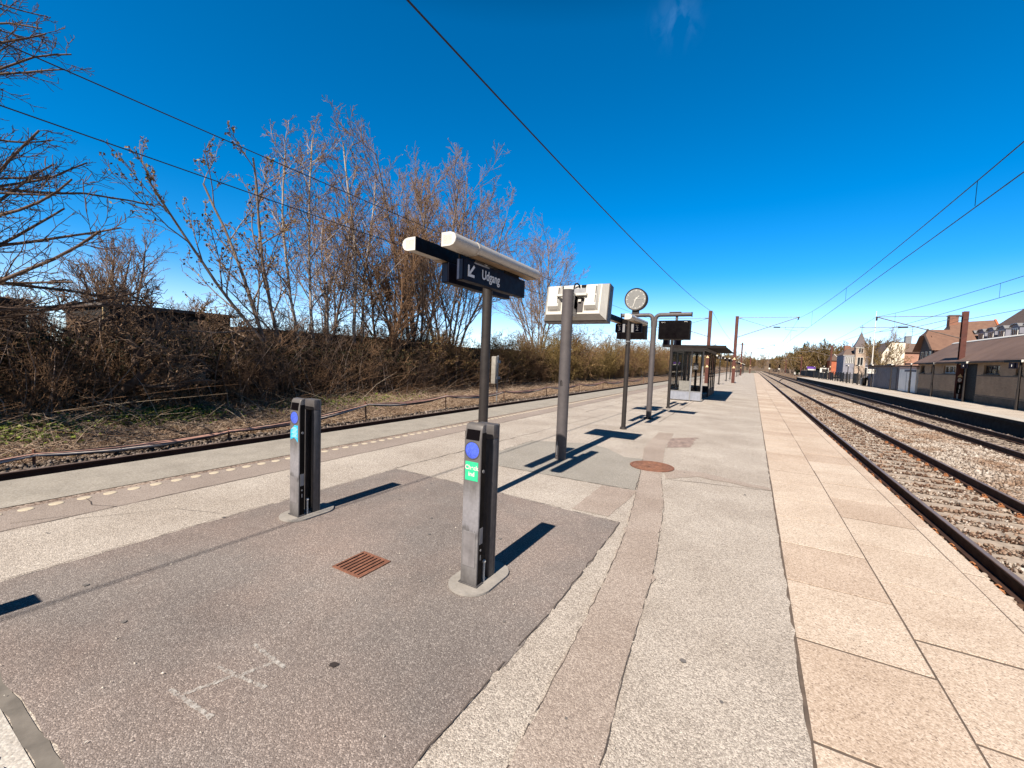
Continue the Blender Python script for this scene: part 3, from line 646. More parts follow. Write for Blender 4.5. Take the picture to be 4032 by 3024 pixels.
fr = MB(); o = [(-W+.012,-.012,-Hh+.012), (W-.012,-.012,-Hh+.012), (W-.012,-.012,Hh-.012), (-W+.012,-.012,Hh-.012)]; ii = [(-.47,-.135,-.225), (.47,-.135,-.225), (.47,-.115,.27), (-.47,-.115,.27)]
fr.add(o+ii, [(0,1,5,4), (1,2,6,5), (2,3,7,6), (3,0,4,7), (4,5,6,7), (3,2,1,0)]); part('back_cover', tilt(fr), M_MON, h)
for s in (-1, 1):
    x0, x1 = sorted((s*.20, s*.45)); pm = MB()
    pm.add([(x0,-.117,-.19), (x1,-.117,-.19), (x1,-.117,.26), (x0,-.117,.26), (x0+.02,-.20,-.10), (x1-.04,-.20,-.10), (x1-.04,-.165,.25), (x0+.02,-.165,.25)], [(0,1,5,4), (1,2,6,5), (2,3,7,6), (3,0,4,7), (4,5,6,7)])
    pd = part('ventilation_pod', tilt(pm), M_MON, h)
    vm = MB()
    for i in range(9): vm.box(x0+.05+i*.016, -.162, -.155, x0+.058+i*.016, -.145, -.128)
    for z0 in (-.05, .10): vm.box(x1-.06, -.197, z0, x1-.045, -.17, z0+.12)
    part('slots', tilt(vm), mat('slot_grey', (.16,.145,.13), .7), pd)
part('dark_panel', tilt(MB().box(-.185, -.1375, -.20, .185, -.1352, .05)), M_MOND, h)  # flat dark sheet on the back cover between the pods
part('junction_box', tilt(MB().box(.02, -.19, .10, .22, -.1155, .19, .006)), M_GALV, h)
part('mount_bracket', tilt(MB().box(-.27, -.235, .055, .26, -.185, .095, .004).box(.045, -.25, -.16, .075, -.138, .054).box(-.075, -.25, -.16, -.045, -.138, .054).box(.10, -.17, -.03, .15, -.138, .02).box(-.15, -.17, -.03, -.10, -.138, .02)).box(.05, .06, 2.35, .075, .22, 2.72).box(-.075, .06, 2.35, -.05, .22, 2.72), M_MON, t)
part('cable', tilt(MB().tube([(.0,-.12,.13), (.0,-.15,.22), (.02,-.17,.27), (.06,-.17,.28), (.09,-.14,.25), (.09,-.118,.22)], .013, 8).box(.12,-.135,.225,.22,-.1155,.265,.004).box(-.24,-.135,.215,-.20,-.1155,.26)), M_BLACK, h)

# ---- clock and departure displays on the forked post
t = thing('clock_post', 'forked grey post carrying a round clock and two hanging black displays', 'clock', (-2.62, 12.9, 0))
part('pole', MB().cyl((0,0,0), (0,0,2.90), .078, n=24), M_POSTG, t, True)
part('base_plate', MB().box(-.16,-.16,0,.16,.16,.02,.004).box(-.11,-.11,.02,.11,.11,.035,.004), M_POST, t)
for s, L in ((-1, .97), (1, 1.02)):
    pts = [(s*.035, 0, 2.74), (s*.035, 0, 2.92)] + [(s*(.035+.14*(1-math.cos(a))), 0, 2.94+.14*math.sin(a)) for a in np.linspace(.2, math.pi/2, 7)] + [(s*.4, 0, 3.08), (s*L, 0, 3.08)]
    a_ = part('arm', MB().tube(pts, .058, 16), M_POSTG, t, True)
    part('arm_cap', MB().box(min(s*L, s*(L+.02)), -.062, 3.01, max(s*L, s*(L+.02)), .062, 3.145, .01), M_POST, a_)
part('cover', MB().box(.42,-.05,3.135,.74,.05,3.16,.008), M_POSTG, t)
for cx, n in ((.575, 'Spor 2'), (-.655, 'Spor 3')):
    d = part('display', MB().box(cx-.43, -.06, 2.365, cx+.43, .06, 2.91, .008), M_BLACK, t)
    part('screen', MB().box(cx-.405, -.0645, 2.395, cx+.405, -.0595, 2.885), M_SCREEN, d)
    part('lettering', text_on(MB(), n, .04, (cx-.30,-.0655,2.855), (1,0,0), (0,0,1), ext=.0006).box(cx+.27,-.0662,2.865,cx+.29,-.065,2.878).box(cx+.30,-.0662,2.87,cx+.335,-.065,2.882).box(cx+.345,-.0662,2.855,cx+.355,-.065,2.873), M_WHITE, d)
    part('rear_display', MB().box(cx-.43, .13, 2.365, cx+.43, .26, 2.91, .008), M_MOND, t)
    part('spacer', MB().box(cx-.35, .06, 2.42, cx+.41, .13, 2.50).box(cx-.35, .06, 2.62, cx+.41, .13, 2.74), M_GALV, t)
    part('hanger', MB().cyl((cx+.05, .03, 2.90), (cx+.05, .03, 3.05), .035, n=12), M_POSTG, t, True)
ck = part('clock', MB().lathe([(0,-.09), (.30,-.09), (.33,-.105), (.335,-.09), (.335,.09), (.33,.105), (.30,.09), (0,.09)], 48), M_POST, t, True)
ck.matrix_local = Matrix.Translation((-.555, 0, 3.55)) @ Matrix.Rotation(R(90), 4, 'X')
M_DIAL = mat('clock_dial', (.20,.197,.19), .5, 0, var=.06)
def face(mb, m, nm): 
    o = part(nm, mb, m, ck); return o
face(MB().lathe([(0,.0925), (.296,.0925), (.296,.090)], 48), M_DIAL, 'dial')
mm = MB()
for i in range(60):
    a = i*math.pi/30; L, w = (.05, .0075) if i % 5 == 0 else (.026, .003)
    c, s = math.sin(a), math.cos(a); r1 = .288
    mm.add([(c*r + s*ww, s*r - c*ww, zz) for zz in (.0928,.0942) for r, ww in ((r1-L,-w), (r1,-w), (r1,w), (r1-L,w))], [(4,5,6,7), (0,1,5,4), (1,2,6,5), (2,3,7,6), (3,0,4,7)])
face(mm, M_WHITE, 'hour_marks')
def hand(nm, deg, L, w, z, back=.05):
    a = R(deg); c, s = math.sin(a), math.cos(a)
    mb = MB().add([(c*r + s*ww, s*r - c*ww, zz) for zz in (z, z+.0015) for r, ww in ((-back,-w), (L,-w*.7), (L,w*.7), (-back,w))], [(4,5,6,7), (0,1,5,4), (1,2,6,5), (2,3,7,6), (3,0,4,7)])
    if nm == 'second_hand':
        mb.tube([(c*(L+.02)+.02*math.cos(q), s*(L+.02)+.02*math.sin(q), z) for q in np.linspace(0, 6.28, 13)], .004, 5, False)
    face(mb, M_WHITE, nm)
hand('hour_hand', 45, .145, .011, .0955); hand('minute_hand', 198, .255, .010, .0985, .06); hand('second_hand', 83, .19, .004, .1015)
part('clock_neck', MB().box(-.655,-.05,3.12,-.455,.05,3.26,.01), M_POST, t)

# ---- waiting shelter
t = thing('waiting_shelter', 'glass waiting shelter with a dark flat roof on the platform', 'shelter', (-2.65, 24.0, 0))
gl = NT('shelter_glass'); gl.t.nodes.remove(gl.b)
gt, gg, gm, fn = gl.n('ShaderNodeBsdfTransparent'), gl.n('ShaderNodeBsdfGlossy'), gl.n('ShaderNodeMixShader'), gl.n('ShaderNodeFresnel')
gt.inputs[0].default_value = (.985,.985,.975,1); gg.inputs['Roughness'].default_value = .02; fn.inputs[0].default_value = 1.22
gl.l(fn.outputs[0], gm.inputs[0]); gl.l(gt.outputs[0], gm.inputs[1]); gl.l(gg.outputs[0], gm.inputs[2]); gl.l(gm.outputs[0], gl.out.inputs[0]); M_GLASS = gl.m
M_SHP = mat('shelter_panel', (.27,.285,.335), .5, .2, var=.15, scale=5, streak=.3)
xa, xb, ya, yb = -.68, .68, -3.2, 3.4
def shelter_wall(nm, horiz, fixed, a0, a1, mulls, lower, cmat):
    """one wall: frame posts, base panel, glass panes"""
    def bx(mb, u0, u1, z0, z1, d): return mb.box(u0, fixed-d, z0, u1, fixed+d, z1) if horiz else mb.box(fixed-d, u0, z0, fixed+d, u1, z1)
    fm = MB()
    for u in [a0]+mulls+[a1]: bx(fm, u-.03, u+.03, .03, 2.34, .03)
    for q0, q1 in zip([a0]+mulls, mulls+[a1]): bx(fm, q0+.03, q1-.03, .42, .46, .022); bx(fm, q0+.03, q1-.03, 2.28, 2.34, .022)
    part('frame', fm, M_POST if cmat is None else cmat, t)
    for q0, q1 in zip([a0]+mulls, mulls+[a1]):
        part('base_panel', bx(MB(), q0+.031, q1-.031, .05, .419, .015), lower, t)
        part('glass_pane', bx(MB(), q0+.031, q1-.031, .461, 2.279, .004), M_GLASS, t)
shelter_wall('front', True, ya, xa, xb, [.20], M_SHP, M_GALV)
shelter_wall('back', True, yb, xa, xb, [0.0], M_POSTG, M_GALV)
shelter_wall('left', False, xa-.031, ya+.07, yb-.07, [-1.3, .5, 2.2], M_POSTG, M_GALV)
shelter_wall('right', False, xb+.031, -.3, yb-.07, [1.0, 2.2], M_POST, None)
part('column', MB().box(-.25,-2.4,0,-.13,-2.28,2.34).box(-.25,2.2,0,-.13,2.32,2.34).box(.36,-.9,0,.48,-.78,2.34), M_POST, t)
part('bench', MB().box(-.62,-2.0,.42,-.25,2.2,.46).box(-.58,-1.8,.0,-.3,-1.74,.42).box(-.58,1.9,0,-.3,1.96,.42), M_POST, t)
part('side_panel', MB().box(-.30,-3.10,.47,.15,-3.07,.92), mat('frosted_panel', (.22,.21,.20), .6), t)
nb = part('notice_board', MB().box(.28,-3.24,1.46,.50,-3.206,1.76), M_POST, t)
nl = MB()
for i in range(6): nl.box(.30+.03*(i % 2), -3.2415, 1.49+i*.043, .48-.04*(i % 3), -3.2402, 1.51+i*.043)
part('notice', nl, M_GALV, nb)
rf = part('roof', MB().add([(-.95,-4.0,2.47), (1.60,-4.0,2.47), (1.60,5.2,2.47), (-.95,5.2,2.47), (-.95,-4.0,2.53), (1.60,-4.0,2.50), (1.60,5.2,2.50), (-.95,5.2,2.53)], [(3,2,1,0), (4,5,6,7), (0,1,5,4), (1,2,6,5), (2,3,7,6), (3,0,4,7)]), mat('roof_dark', (.022,.017,.015), .8, 0, var=.3, spec=.1), t)
part('roof_beam', MB().box(-.72,-3.26,2.345,.74,-3.16,2.468).box(-.72,3.36,2.345,.74,3.44,2.468).box(-.74,-3.159,2.345,-.66,3.359,2.468).box(.67,-3.159,2.345,.745,3.359,2.468), M_GALV, t)
part('gutter', MB().box(-.98,-4.03,2.42,1.62,-4.001,2.54), MATS['roof_dark'], rf)

# ================================================================ OVERHEAD LINE
M_MAST = mat('mast_red', (.088,.024,.016), .75, .0, var=.3, scale=3, streak=.3)
M_TUBE = mat('arm_tube', (.13,.10,.09), .5, .3, var=.3)
M_WIRE = mat('wire_dark', (.02,.017,.018), .5, .2)
M_INS = mat('insulator', (.03,.022,.02), .4)
M_TRI = mat('warning_yellow', (.72,.55,.30), .6)
def mast(loc, h, label, arms, tri=True):
    t = thing('catenary_mast', label, 'mast', loc, 0, 'rust red catenary masts')
    part('column', MB().box(-.14,-.14,0,.14,-.118,h).box(-.14,.118,0,.14,.14,h).box(-.011,-.118,0,.011,.118,h), M_MAST, t)
    part('footing', MB().box(-.28,-.28,-.02,.28,.28,.07,.015).box(-.2,-.2,.07,.2,.2,.10), M_BASE, t)
    if tri:
        for z in (2.5, 1.66):
            q = part('warning_plate', MB().prism([(-.13,z-.1), (.13,z-.1), (0,z+.13)], 'y', -.150, -.1405), M_TRI, t)
    for s, reach, zt, zb in arms:
        a = MB().tube([(s*.14,0,zt), (s*reach,0,zt)], .022, 8).tube([(s*.14,0,zb), (s*(reach-.05),0,zt-.03)], .032, 8)
        f = .52; xk = s*(.14+(reach-.19)*f); zk = zb+(zt-.03-zb)*f
        a.tube([(s*.14,0,zt-.03), (xk,0,zk)], .016, 6).tube([(xk,0,zk), (s*(reach+.7),0,zk-.03)], .022, 8)
        ar = part('cantilever_arm', a, M_TUBE, t)
        for im in (MB().cyl((xk+s*.42,0,zk-.008), (xk+s*.95,0,zk-.02), .06, n=10), MB().cyl((s*.18,0,zt), (s*.45,0,zt), .045, n=8), MB().tube([(s*reach,0,zt), (s*reach-.05*s,.25,zt-.22)], .05, 8)): part('insulator', im, M_INS, ar)
        part('steady_arm', MB().tube([(s*(reach-1.0),0,zk-.03), (s*(reach-1.0),0,zk-.22), (s*(reach-.05),.02,zk-.36)], .014, 6), M_TUBE, ar)
    return t
mast((-3.6, 41.7, 0), 6.62, 'rust red mast rising from behind the glass shelter', [(-1, 5.2, 5.98, 4.35)])
m1 = mast((-1.63, 46.5, 0), 6.62, 'nearest rust red mast with its foot in view on the platform', [(1, 5.0, 6.47, 4.60)])
mast((-2.1, 95, 0), 6.62, 'rust red mast seen second along the platform behind the nearest one', [(1, 5.4, 6.3, 4.7), (-1, 6.0, 6.3, 4.7)])
mast((-.75, 146, 0), 6.62, 'dark mast standing at the far end of the island platform', [(1, 4.0, 6.3, 4.7)])
mr = mast((12.2, 39.9, 0), 6.0, 'rust red mast with graffiti in front of the brick station building', [(-1, 4.6, 5.71, 4.2)])
part('graffiti', MB().prism([(-.1,1.3), (-.02,1.22), (.08,1.28), (.10,1.42), (.0,1.52), (-.09,1.45)], 'y', -.1435, -.1408).box(-.02,-.1435,.5,.02,-.1408,.72).box(.0,-.1435,.78,.05,-.1408,1.05).box(-.08,-.1435,.1,.0,-.1408,.42), M_WHITE, mr)
part('graffiti', MB().box(-.135,-.1425,.45,.13,-.1406,1.18).prism([(-.02,1.36), (.03,1.34), (.04,1.41), (-.01,1.42)], 'y', -.145, -.1436), M_BLACK, mr)
mast((12.55, 98, 0), 6.4, 'rust red mast standing in the dark fence of the opposite platform', [(-1, 4.8, 5.9, 4.5)])
for (x, y, h) in ((12.3, 150, 5.6), (11.6, 205, 5.6)): mast((x, y, 0), h, 'thin distant mast against the spring woods beyond the platform end', [(-1, 4.2, h-.3, h-1.8)], False)

def wire(name, pts, r, label, group='overhead line wires'):
    return tag(link(name, MB().tube(pts, r, 5).mesh(name), M_WIRE), label, 'wire', group)
def sag(x0, y0, z0, x1, y1, z1, dip, n=24):
    return [(x0+(x1-x0)*i/n, y0+(y1-y0)*i/n, z0+(z1-z0)*i/n - 4*dip*(i/n)*(1-i/n)) for i in range(n+1)]
def overhead(label, xs, spans, zc, step=12, sp=5.0):
    """messenger + contact wire + droppers as one thing"""
    t = thing('overhead_line', label, 'overhead wire', (xs, 0, 0), 0, 'overhead lines over the tracks')
    ms = MB(); ct = MB(); dr = MB()
    for y0, y1, zt, dip, za in spans:
        p = sag(0, y0, zt, 0, y1, zt, dip, 40); ms.tube(p, .0095, 5)
        ct.tube([(0, y0, za), (0, (y0+y1)/2, za-.06), (0, y1, za)], .0095, 5)
        y = y0+sp
        while y < y1-1:
            u = (y-y0)/(y1-y0); z = zt-4*dip*u*(1-u); dr.tube([(0,y,za-.03), (0,y,z)], .005, 4); y += step
    part('messenger_wire', ms, M_WIRE, t); part('contact_wire', ct, M_WIRE, t); part('dropper', dr, M_WIRE, t)
    return t
overhead('messenger and contact wire with droppers over the track beside the slab edge', 3.28, [(-21, 46.5, 6.35, 1.22, 4.72), (46.5, 95, 6.2, .8, 4.78), (95, 146, 6.1, .9, 4.8), (146, 200, 6.1, .9, 4.8)], 4.7, 12.2, 7.4)
overhead('messenger and contact wire over the track nearest the brick station', 7.55, [(-8, 39.9, 5.70, .72, 4.55), (39.9, 98, 5.7, .8, 4.72), (98, 150, 5.7, .8, 4.7), (150, 205, 5.4, .6, 4.6)], 4.5, 13, 4)
overhead('messenger and contact wire crossing the upper left over the left track', -8.84, [(-25, 41.7, 5.95, .45, 4.75), (41.7, 95, 6.0, .8, 4.75)], 4.75, 60, 40)
wire('feeder_wire', sag(-3.76, -22, 6.6, -3.42, 41.7, 6.5, 1.0, 30), .0125, 'single dark wire running from the top photo edge to the shelter mast')
wire('feeder_wire', sag(-3.42, 41.7, 6.5, -2.3, 95, 6.2, .95), .012, 'wire sagging from the shelter mast to the second mast on the platform')
wire('feeder_wire', sag(-2.3, 95, 6.2, -.9, 146, 6.0, .9), .012, 'wire sagging to the dark mast at the far end of the platform')
wire('feeder_wire', sag(11.95, -10, 5.5, 11.95, 39.9, 5.4, .35), .012, 'wire passing behind the head of the graffiti mast near the station roof')
wire('feeder_wire', sag(11.95, 39.9, 5.4, 12.3, 98, 5.6, .7), .012, 'wire running from the graffiti mast to the mast in the fence')

# ================================================================ RIGHT SIDE: STATION, SHEDS, HOUSES
def brick(name, c1, c2, mortar, axis='x', bw=.23, rh=.075, var=.6):
    t = NT(name); sx = t.n('ShaderNodeSeparateXYZ'); cb = t.n('ShaderNodeCombineXYZ'); t.l(t.tc.outputs['Object'], sx.inputs[0])
    t.l(sx.outputs[1 if axis == 'x' else 0], cb.inputs[0]); t.l(sx.outputs[2], cb.inputs[1])
    b = t.n('ShaderNodeTexBrick'); t.l(cb.outputs[0], b.inputs[0])
    for i, v in ((1, c1), (2, c2), (3, mortar)): b.inputs[i].default_value = g4(v)
    b.inputs['Scale'].default_value = 1; b.inputs['Brick Width'].default_value = bw; b.inputs['Row Height'].default_value = rh; b.inputs['Mortar Size'].default_value = .008
    k = t.mix(var, b.outputs[0], t.ramp(t.noise(1.3, 6), [(.3, (.62,.58,.55)), (.7, (1.1,1.05,1))]), 'MULTIPLY')
    t.bump(b.outputs[1], .3, .01, True); return t.base(k, .9)
def tiles(name, c1, c2, axis='x', w=.32, h=.36):
    t = NT(name); wv = t.n('ShaderNodeTexWave', wave_type='BANDS', bands_direction='Z', wave_profile='SAW'); wv.inputs['Scale'].default_value = 1/h*.32*2
    wv.inputs['Distortion'].default_value = .15; t.l(t.tc.outputs['Object'], wv.inputs[0])
    k = t.mix(t.ramp(t.noise(2.2, 7, .7), [(.3, (0,0,0)), (.7, (1,1,1))]), c1, c2)
    k = t.mix(.45, k, t.ramp(wv.outputs[1], [(0, (.45,.45,.45)), (.25, (1,1,1))]), 'MULTIPLY')
    t.bump(wv.outputs[1], .5, .05); return t.base(k, .85)
M_BRY = brick('brown_brick', (.40,.29,.19), (.33,.235,.15), (.27,.21,.155))
M_BRR = brick('red_brick', (.25,.10,.06), (.19,.075,.048), (.3,.2,.15), 'y')
M_PLINTH = mat('plinth', (.10,.08,.06), .9, var=.4, scale=2)
tf = NT('roof_felt'); kf = tf.mix(tf.ramp(tf.noise(.5, 7, .7), [(.35, (0,0,0)), (.7, (1,1,1))]), (.10,.06,.047), (.17,.107,.085)); tf.bump(tf.noise(18, 4), .4, .02); M_FELT = tf.base(kf, .9)
M_WIN = mat('window_glass', (.02,.022,.025), .08, 0, var=.2, spec=.8)
M_WFR = mat('window_frame', (.62,.6,.56), .6, var=.1)
M_BRFR = mat('brown_frame', (.05,.03,.02), .6, var=.2)
def window(parent, x, y0, y1, z0, z1, nm=1, fr=None, face=-1, d=.05, axis='x', inset=0.0):
    """frame with pane (and bars) on a wall facing -x (axis x) or -y (axis y)"""
    def B(mb, u0, u1, a0, a1, w0, w1):
        p0, p1 = sorted((x+face*w0, x+face*w1))
        return mb.box(p0, u0, a0, p1, u1, a1) if axis == 'x' else mb.box(u0, p0, a0, u1, p1, a1)
    f = MB(); t_ = .06
    B(f, y0, y1, z1-t_, z1, inset, inset+d); B(f, y0, y1, z0, z0+t_, inset, inset+d); B(f, y0, y0+t_, z0+t_, z1-t_, inset, inset+d); B(f, y1-t_, y1, z0+t_, z1-t_, inset, inset+d)
    for i in range(1, nm+1):
        u = y0+(y1-y0)*i/(nm+1); B(f, u-.03, u+.03, z0+t_, z1-t_, inset, inset+d-.005)
    w = part('window', f, fr or M_WFR, parent); part('pane', B(MB(), y0+t_, y1-t_, z0+t_, z1-t_, inset+.004, inset+.02), M_WIN, w); return w

# ---- station building: long low brick house
b = thing('station_building', 'long low brown brick station building under a wide dark felt roof', 'building', (12.2, 34, 0))
ya, yb = -14., 13.9
op = [(-1.75,-1.1,1.78,2.22), (.6,2.5,1.8,2.36), (3.35,6.0,.03,2.46), (6.6,8.7,1.8,2.37), (10.5,11.2,1.82,2.38), (12.6,13.6,1.78,2.40), (-6,-4,1.8,2.36), (-10,-8,1.8,2.36)]
w = MB(); cuts = sorted(op); prev = ya
for y0, y1, z0, z1 in cuts:
    w.box(0, prev, .02, .25, y0, 2.52)
    if z0 > .1: w.box(0, y0, .02, .25, y1, z0)
    w.box(0, y0, z1, .25, y1, 2.52); prev = y1
w.box(0, prev, .02, .25, yb, 2.52); w.box(.252, ya, .02, 4.2, yb, 2.52)
w.add([(.0,yb-.01,2.52), (4.2,yb-.01,2.52), (2.1,yb-.01,4.1)], [(0,1,2)])
part('wall', w, M_BRY, b)
part('plinth', MB().box(-.03, ya, 0, -.002, 3.34, .46).box(-.03, 6.01, 0, -.002, yb, .46), M_PLINTH, b)
part('groove', MB().box(-.012, ya, .50, -.001, 3.34, .54).box(-.012, 6.01, .50, -.001, yb, .54).box(-.012, ya, 1.68, -.001, 3.34, 1.74).box(-.012, 6.01, 1.68, -.001, yb, 1.74), M_BRFR, b)
for y0, y1, z0, z1 in op:
    if z0 < .1: part('door', MB().box(.16, y0+.01, z0, .20, y1-.01, z1-.01), M_BLACK, b); continue
    win = window(b, .14, y0+.01, y1-.01, z0+.01, z1-.01, 2 if y1-y0 > 1.5 else 0, M_WFR if y0 in (6.6,) else M_BRFR)
    part('sill', MB().box(-.06, y0-.1, z0-.06, .02, y1+.1, z0-.002), M_PLINTH, win)
r = part('roof', MB().prism([(-.32,2.50), (-.32,2.60), (2.1,4.34), (4.5,2.60), (4.5,2.50), (2.1,4.22)], 'y', ya-.5, yb+.5), M_FELT, b)
part('ridge_flashing', MB().prism([(1.95,4.245), (2.1,4.355), (2.25,4.245), (2.26,4.275), (2.1,4.385), (1.94,4.275)], 'y', ya-.5, yb+.5), M_WHITE, r)
part('gutter', MB().box(-.40, ya-.5, 2.49, -.322, yb+.5, 2.56), M_PLINTH, r)

# ---- sheds beyond the station
M_SHG = mat('shed_grey', (.115,.105,.125), .7, var=.25, scale=1.5, streak=.3); M_SHW = mat('shed_white', (.88,.87,.82), .6, var=.12, scale=1.5, streak=.2)
s = thing('shed', 'white panelled shed with a grey band at the end of the station building', 'shed', (12.2, 51.2, 0), 0)
part('wall', MB().box(.02, -2.55, .05, 2.4, 2.3, 2.08), M_SHW, s); part('top_panel', MB().box(0, -2.55, 2.081, 2.4, 2.3, 2.30), mat('shed_pink', (.52,.40,.38), .7), s)
part('band', MB().box(-.01, -2.5, 1.86, .018, .6, 2.02), M_SHG, s); part('roof', MB().box(-.15, -2.6, 2.302, 2.5, 2.35, 2.40), M_FELT, s)
part('joint', MB().box(.008, -.02, .06, .019, .02, 1.85).box(.008, -1.3, .06, .019, -1.27, 1.85), M_SHG, s)
s = thing('shed', 'long grey shed with a door between the white shed and the fence', 'shed', (12.2, 59.7, 0), 0)
part('wall', MB().box(0, -6.1, .05, 2.6, 6.1, 2.36), M_SHG, s); part('door', MB().box(-.03, -5.6, .06, -.001, -3.4, 2.15), mat('shed_door', (.09,.08,.095), .6), s)
part('roof', MB().box(-.3, -6.15, 2.362, 2.8, 6.3, 2.50), M_FELT, s)

# ---- lamp posts on the opposite platform
lp_lab = {31.4: 'nearest lamp post of the opposite platform, mottled sleeve, plate with a 1', 37.7: 'lamp post next to the graffiti mast and the dark station doorway', 43.3: 'lamp post in front of the brick wall between two station windows',
 48.5: 'lamp post standing before the white shed', 54.3: 'lamp post before the grey shed door', 62.0: 'lamp post beside the white round symbols at the grey shed', 69.0: 'lamp post in front of the gap between fence and grey shed',
 76.0: 'lamp post at the middle of the near dark fence', 99.5: 'lamp post just behind the mast in the fence', 114.0: 'lamp post at the middle of the far dark fence', 130.0: 'farthest lamp post before the end of the opposite platform'}
lp0 = None
for yy, lab in lp_lab.items():
    if lp0 is None:
        lp0 = thing('lamp_post', lab, 'lamp post', (11.8, yy, 0), 0, 'lamp posts on the opposite platform')
        part('pole', MB().cyl((0,0,0), (0,0,2.50), .05, n=14), M_POST, lp0, True)
        part('pole_sleeve', MB().cyl((0,0,.0), (0,0,1.1), .066, n=14), M_POST, lp0, True)
        pr = [(p[0]-.235, p[1]-.13) for p in dprof(1)]
        h = part('lamp_housing', MB().prism(pr, 'y', -.2, 1.45), M_LAMP, lp0, True); part('end_cap', MB().prism(pr, 'y', -.215, -.201), M_WHITE, h)
        part('inner_side', MB().box(-.088, -.21, 2.455, -.081, 1.45, 2.588), M_BLACK, h)
    else: dup(lp0, (11.8, yy, 0), 0, lab)
def platform_sign(loc, label, s, w=.42):
    t = thing('platform_sign', label, 'sign', loc)
    p = part('board', MB().box(-.03, -w/2, 0, .03, w/2, .3).box(-w/2, -.03, 0, -.031, .03, .3), M_NAVY, t)
    part('lettering', text_on(MB(), s, .17, (-w/4-.02,-.031,.15), (1,0,0), (0,0,1), ext=.001), M_LETTER, p); return t
platform_sign((11.6, 31.42, 2.12), 'dark plate with a white 1 hanging under the nearest lamp of the opposite platform', '1')
platform_sign((11.75, 37.6, 2.14), 'dark plate under the lamp beside the graffiti mast', '1')
t = thing('symbol_sign', 'two white boards with black round symbols before the grey shed', 'sign', (11.7, 61.6, 1.55))
for x in (-.36, .06):
    p = part('board', MB().box(x, -.03, .0, x+.34, .03, .50), M_WHITE, t)
    part('ring', MB().add([(x+.17+r*math.cos(a), -.032, .28+r*math.sin(a)) for a in np.linspace(.7 if x < 0 else 0, 5.6 if x < 0 else 6.2832, 20) for r in (.09, .13)], [(2*i, 2*i+1, 2*i+3, 2*i+2) for i in range(19)]), M_BLACK, p)
part('post', MB().cyl((.23,.06,-1.55), (.23,.06,.0), .03, n=8), M_WHITE, t)
for y, c, lab in ((66.6, M_GALV, 'grey litter bin beside the fence end'), (65.9, M_BLACK, 'dark litter bin against the grey shed')):
    t = thing('litter_bin', lab, 'bin', (11.9, y, 0)); part('body', MB().box(-.2,-.25,.1,.2,.25,.95,.02), c, t); part('lid', MB().box(-.22,-.27,.951,.22,.27,1.02,.01), M_POST, t); part('leg', MB().box(-.05,-.05,0,.05,.05,.1), M_POST, t)

# ---- fences
M_FEN = mat('fence_dark', (.022,.02,.017), .8, var=.4, scale=3)
for y0, y1, lab in ((67.5, 97.2, 'near stretch of dark slatted fence on the opposite platform'), (98.8, 150, 'far stretch of dark boarded fence running to the platform end')):
    t = thing('fence', lab, 'fence', (12.3, y0, 0)); L = y1-y0; n = int(L/2.4)
    pm = MB()
    for i in range(n):
        a = i*L/n+.06; e = (i+1)*L/n-.06
        if y0 > 90 or i % 4 in (2,): pm.box(-.02, a, .1, .02, e, 1.45)
        else:
            for z in np.arange(.12, 1.4, .16): pm.box(-.02, a, z, .02, e, z+(.12 if i % 3 else .07))
    part('slats', pm, M_FEN, t)
    for i in range(n+1): part('post', MB().box(-.055, i*L/n-.055, 0, .055, i*L/n+.055, 1.56), M_FEN, t)
    if y0 > 90: part('cap_rail', MB().box(-.05, 0, 1.562, .05, L, 1.60), M_GALV, t)
    else: part('cap_rail', MB().box(-.05, 10, 1.562, .05, L, 1.60), M_GALV, t)
t = thing('notice_case', 'white framed notice case beside the mast in the fence', 'notice case', (12.1, 101.5, 0)); part('post', MB().box(-.8,-.05,0,-.7,.05,2.2).box(.7,-.05,0,.8,.05,2.2), M_POST, t); part('case', MB().box(-.69,-.08,1.3,.69,.08,2.25), M_WHITE, t); part('poster', MB().box(-.25,-.09,1.4,.62,-.081,2.0), M_POST, t)
t = thing('board_sign', 'purple and white board showing above the far fence', 'sign', (13.1, 133, 0)); part('post', MB().box(-.04,-.04,0,.04,.04,1.7), M_POST, t); part('board', MB().box(-.9,-.05,2.05,.9,.05,2.65), mat('purple', (.10,.03,.28), .6), t); part('lower_board', MB().box(-.7,-.05,1.7,.9,.05,2.04), M_WHITE, t)
t = thing('flagpole', 'tall white flagpole rising behind the grey shed', 'flagpole', (15.15, 80, 0)); part('pole', MB().cyl((0,0,0), (0,0,10.5), .09, .045, 10), M_WHITE, t, True); part('finial', MB().lathe([(0,10.66), (.08,10.6), (.08,10.54), (0,10.5)], 10), M_WHITE, t)

# ---- houses
M_TRED = tiles('red_tiles', (.125,.066,.047), (.19,.105,.072)); M_TDARK = tiles('dark_tiles', (.085,.055,.045), (.14,.095,.075)); M_TBR = tiles('brown_tiles', (.12,.08,.065), (.17,.115,.09))
M_TIMB = mat('dark_timber', (.045,.03,.026), .8, var=.3); M_GREYB = mat('blue_grey_render', (.20,.20,.24), .8, var=.15, scale=1); M_RENDW = mat('cream_render', (.74,.66,.54), .85, var=.22, scale=1.2, bump=.3, bscale=3)
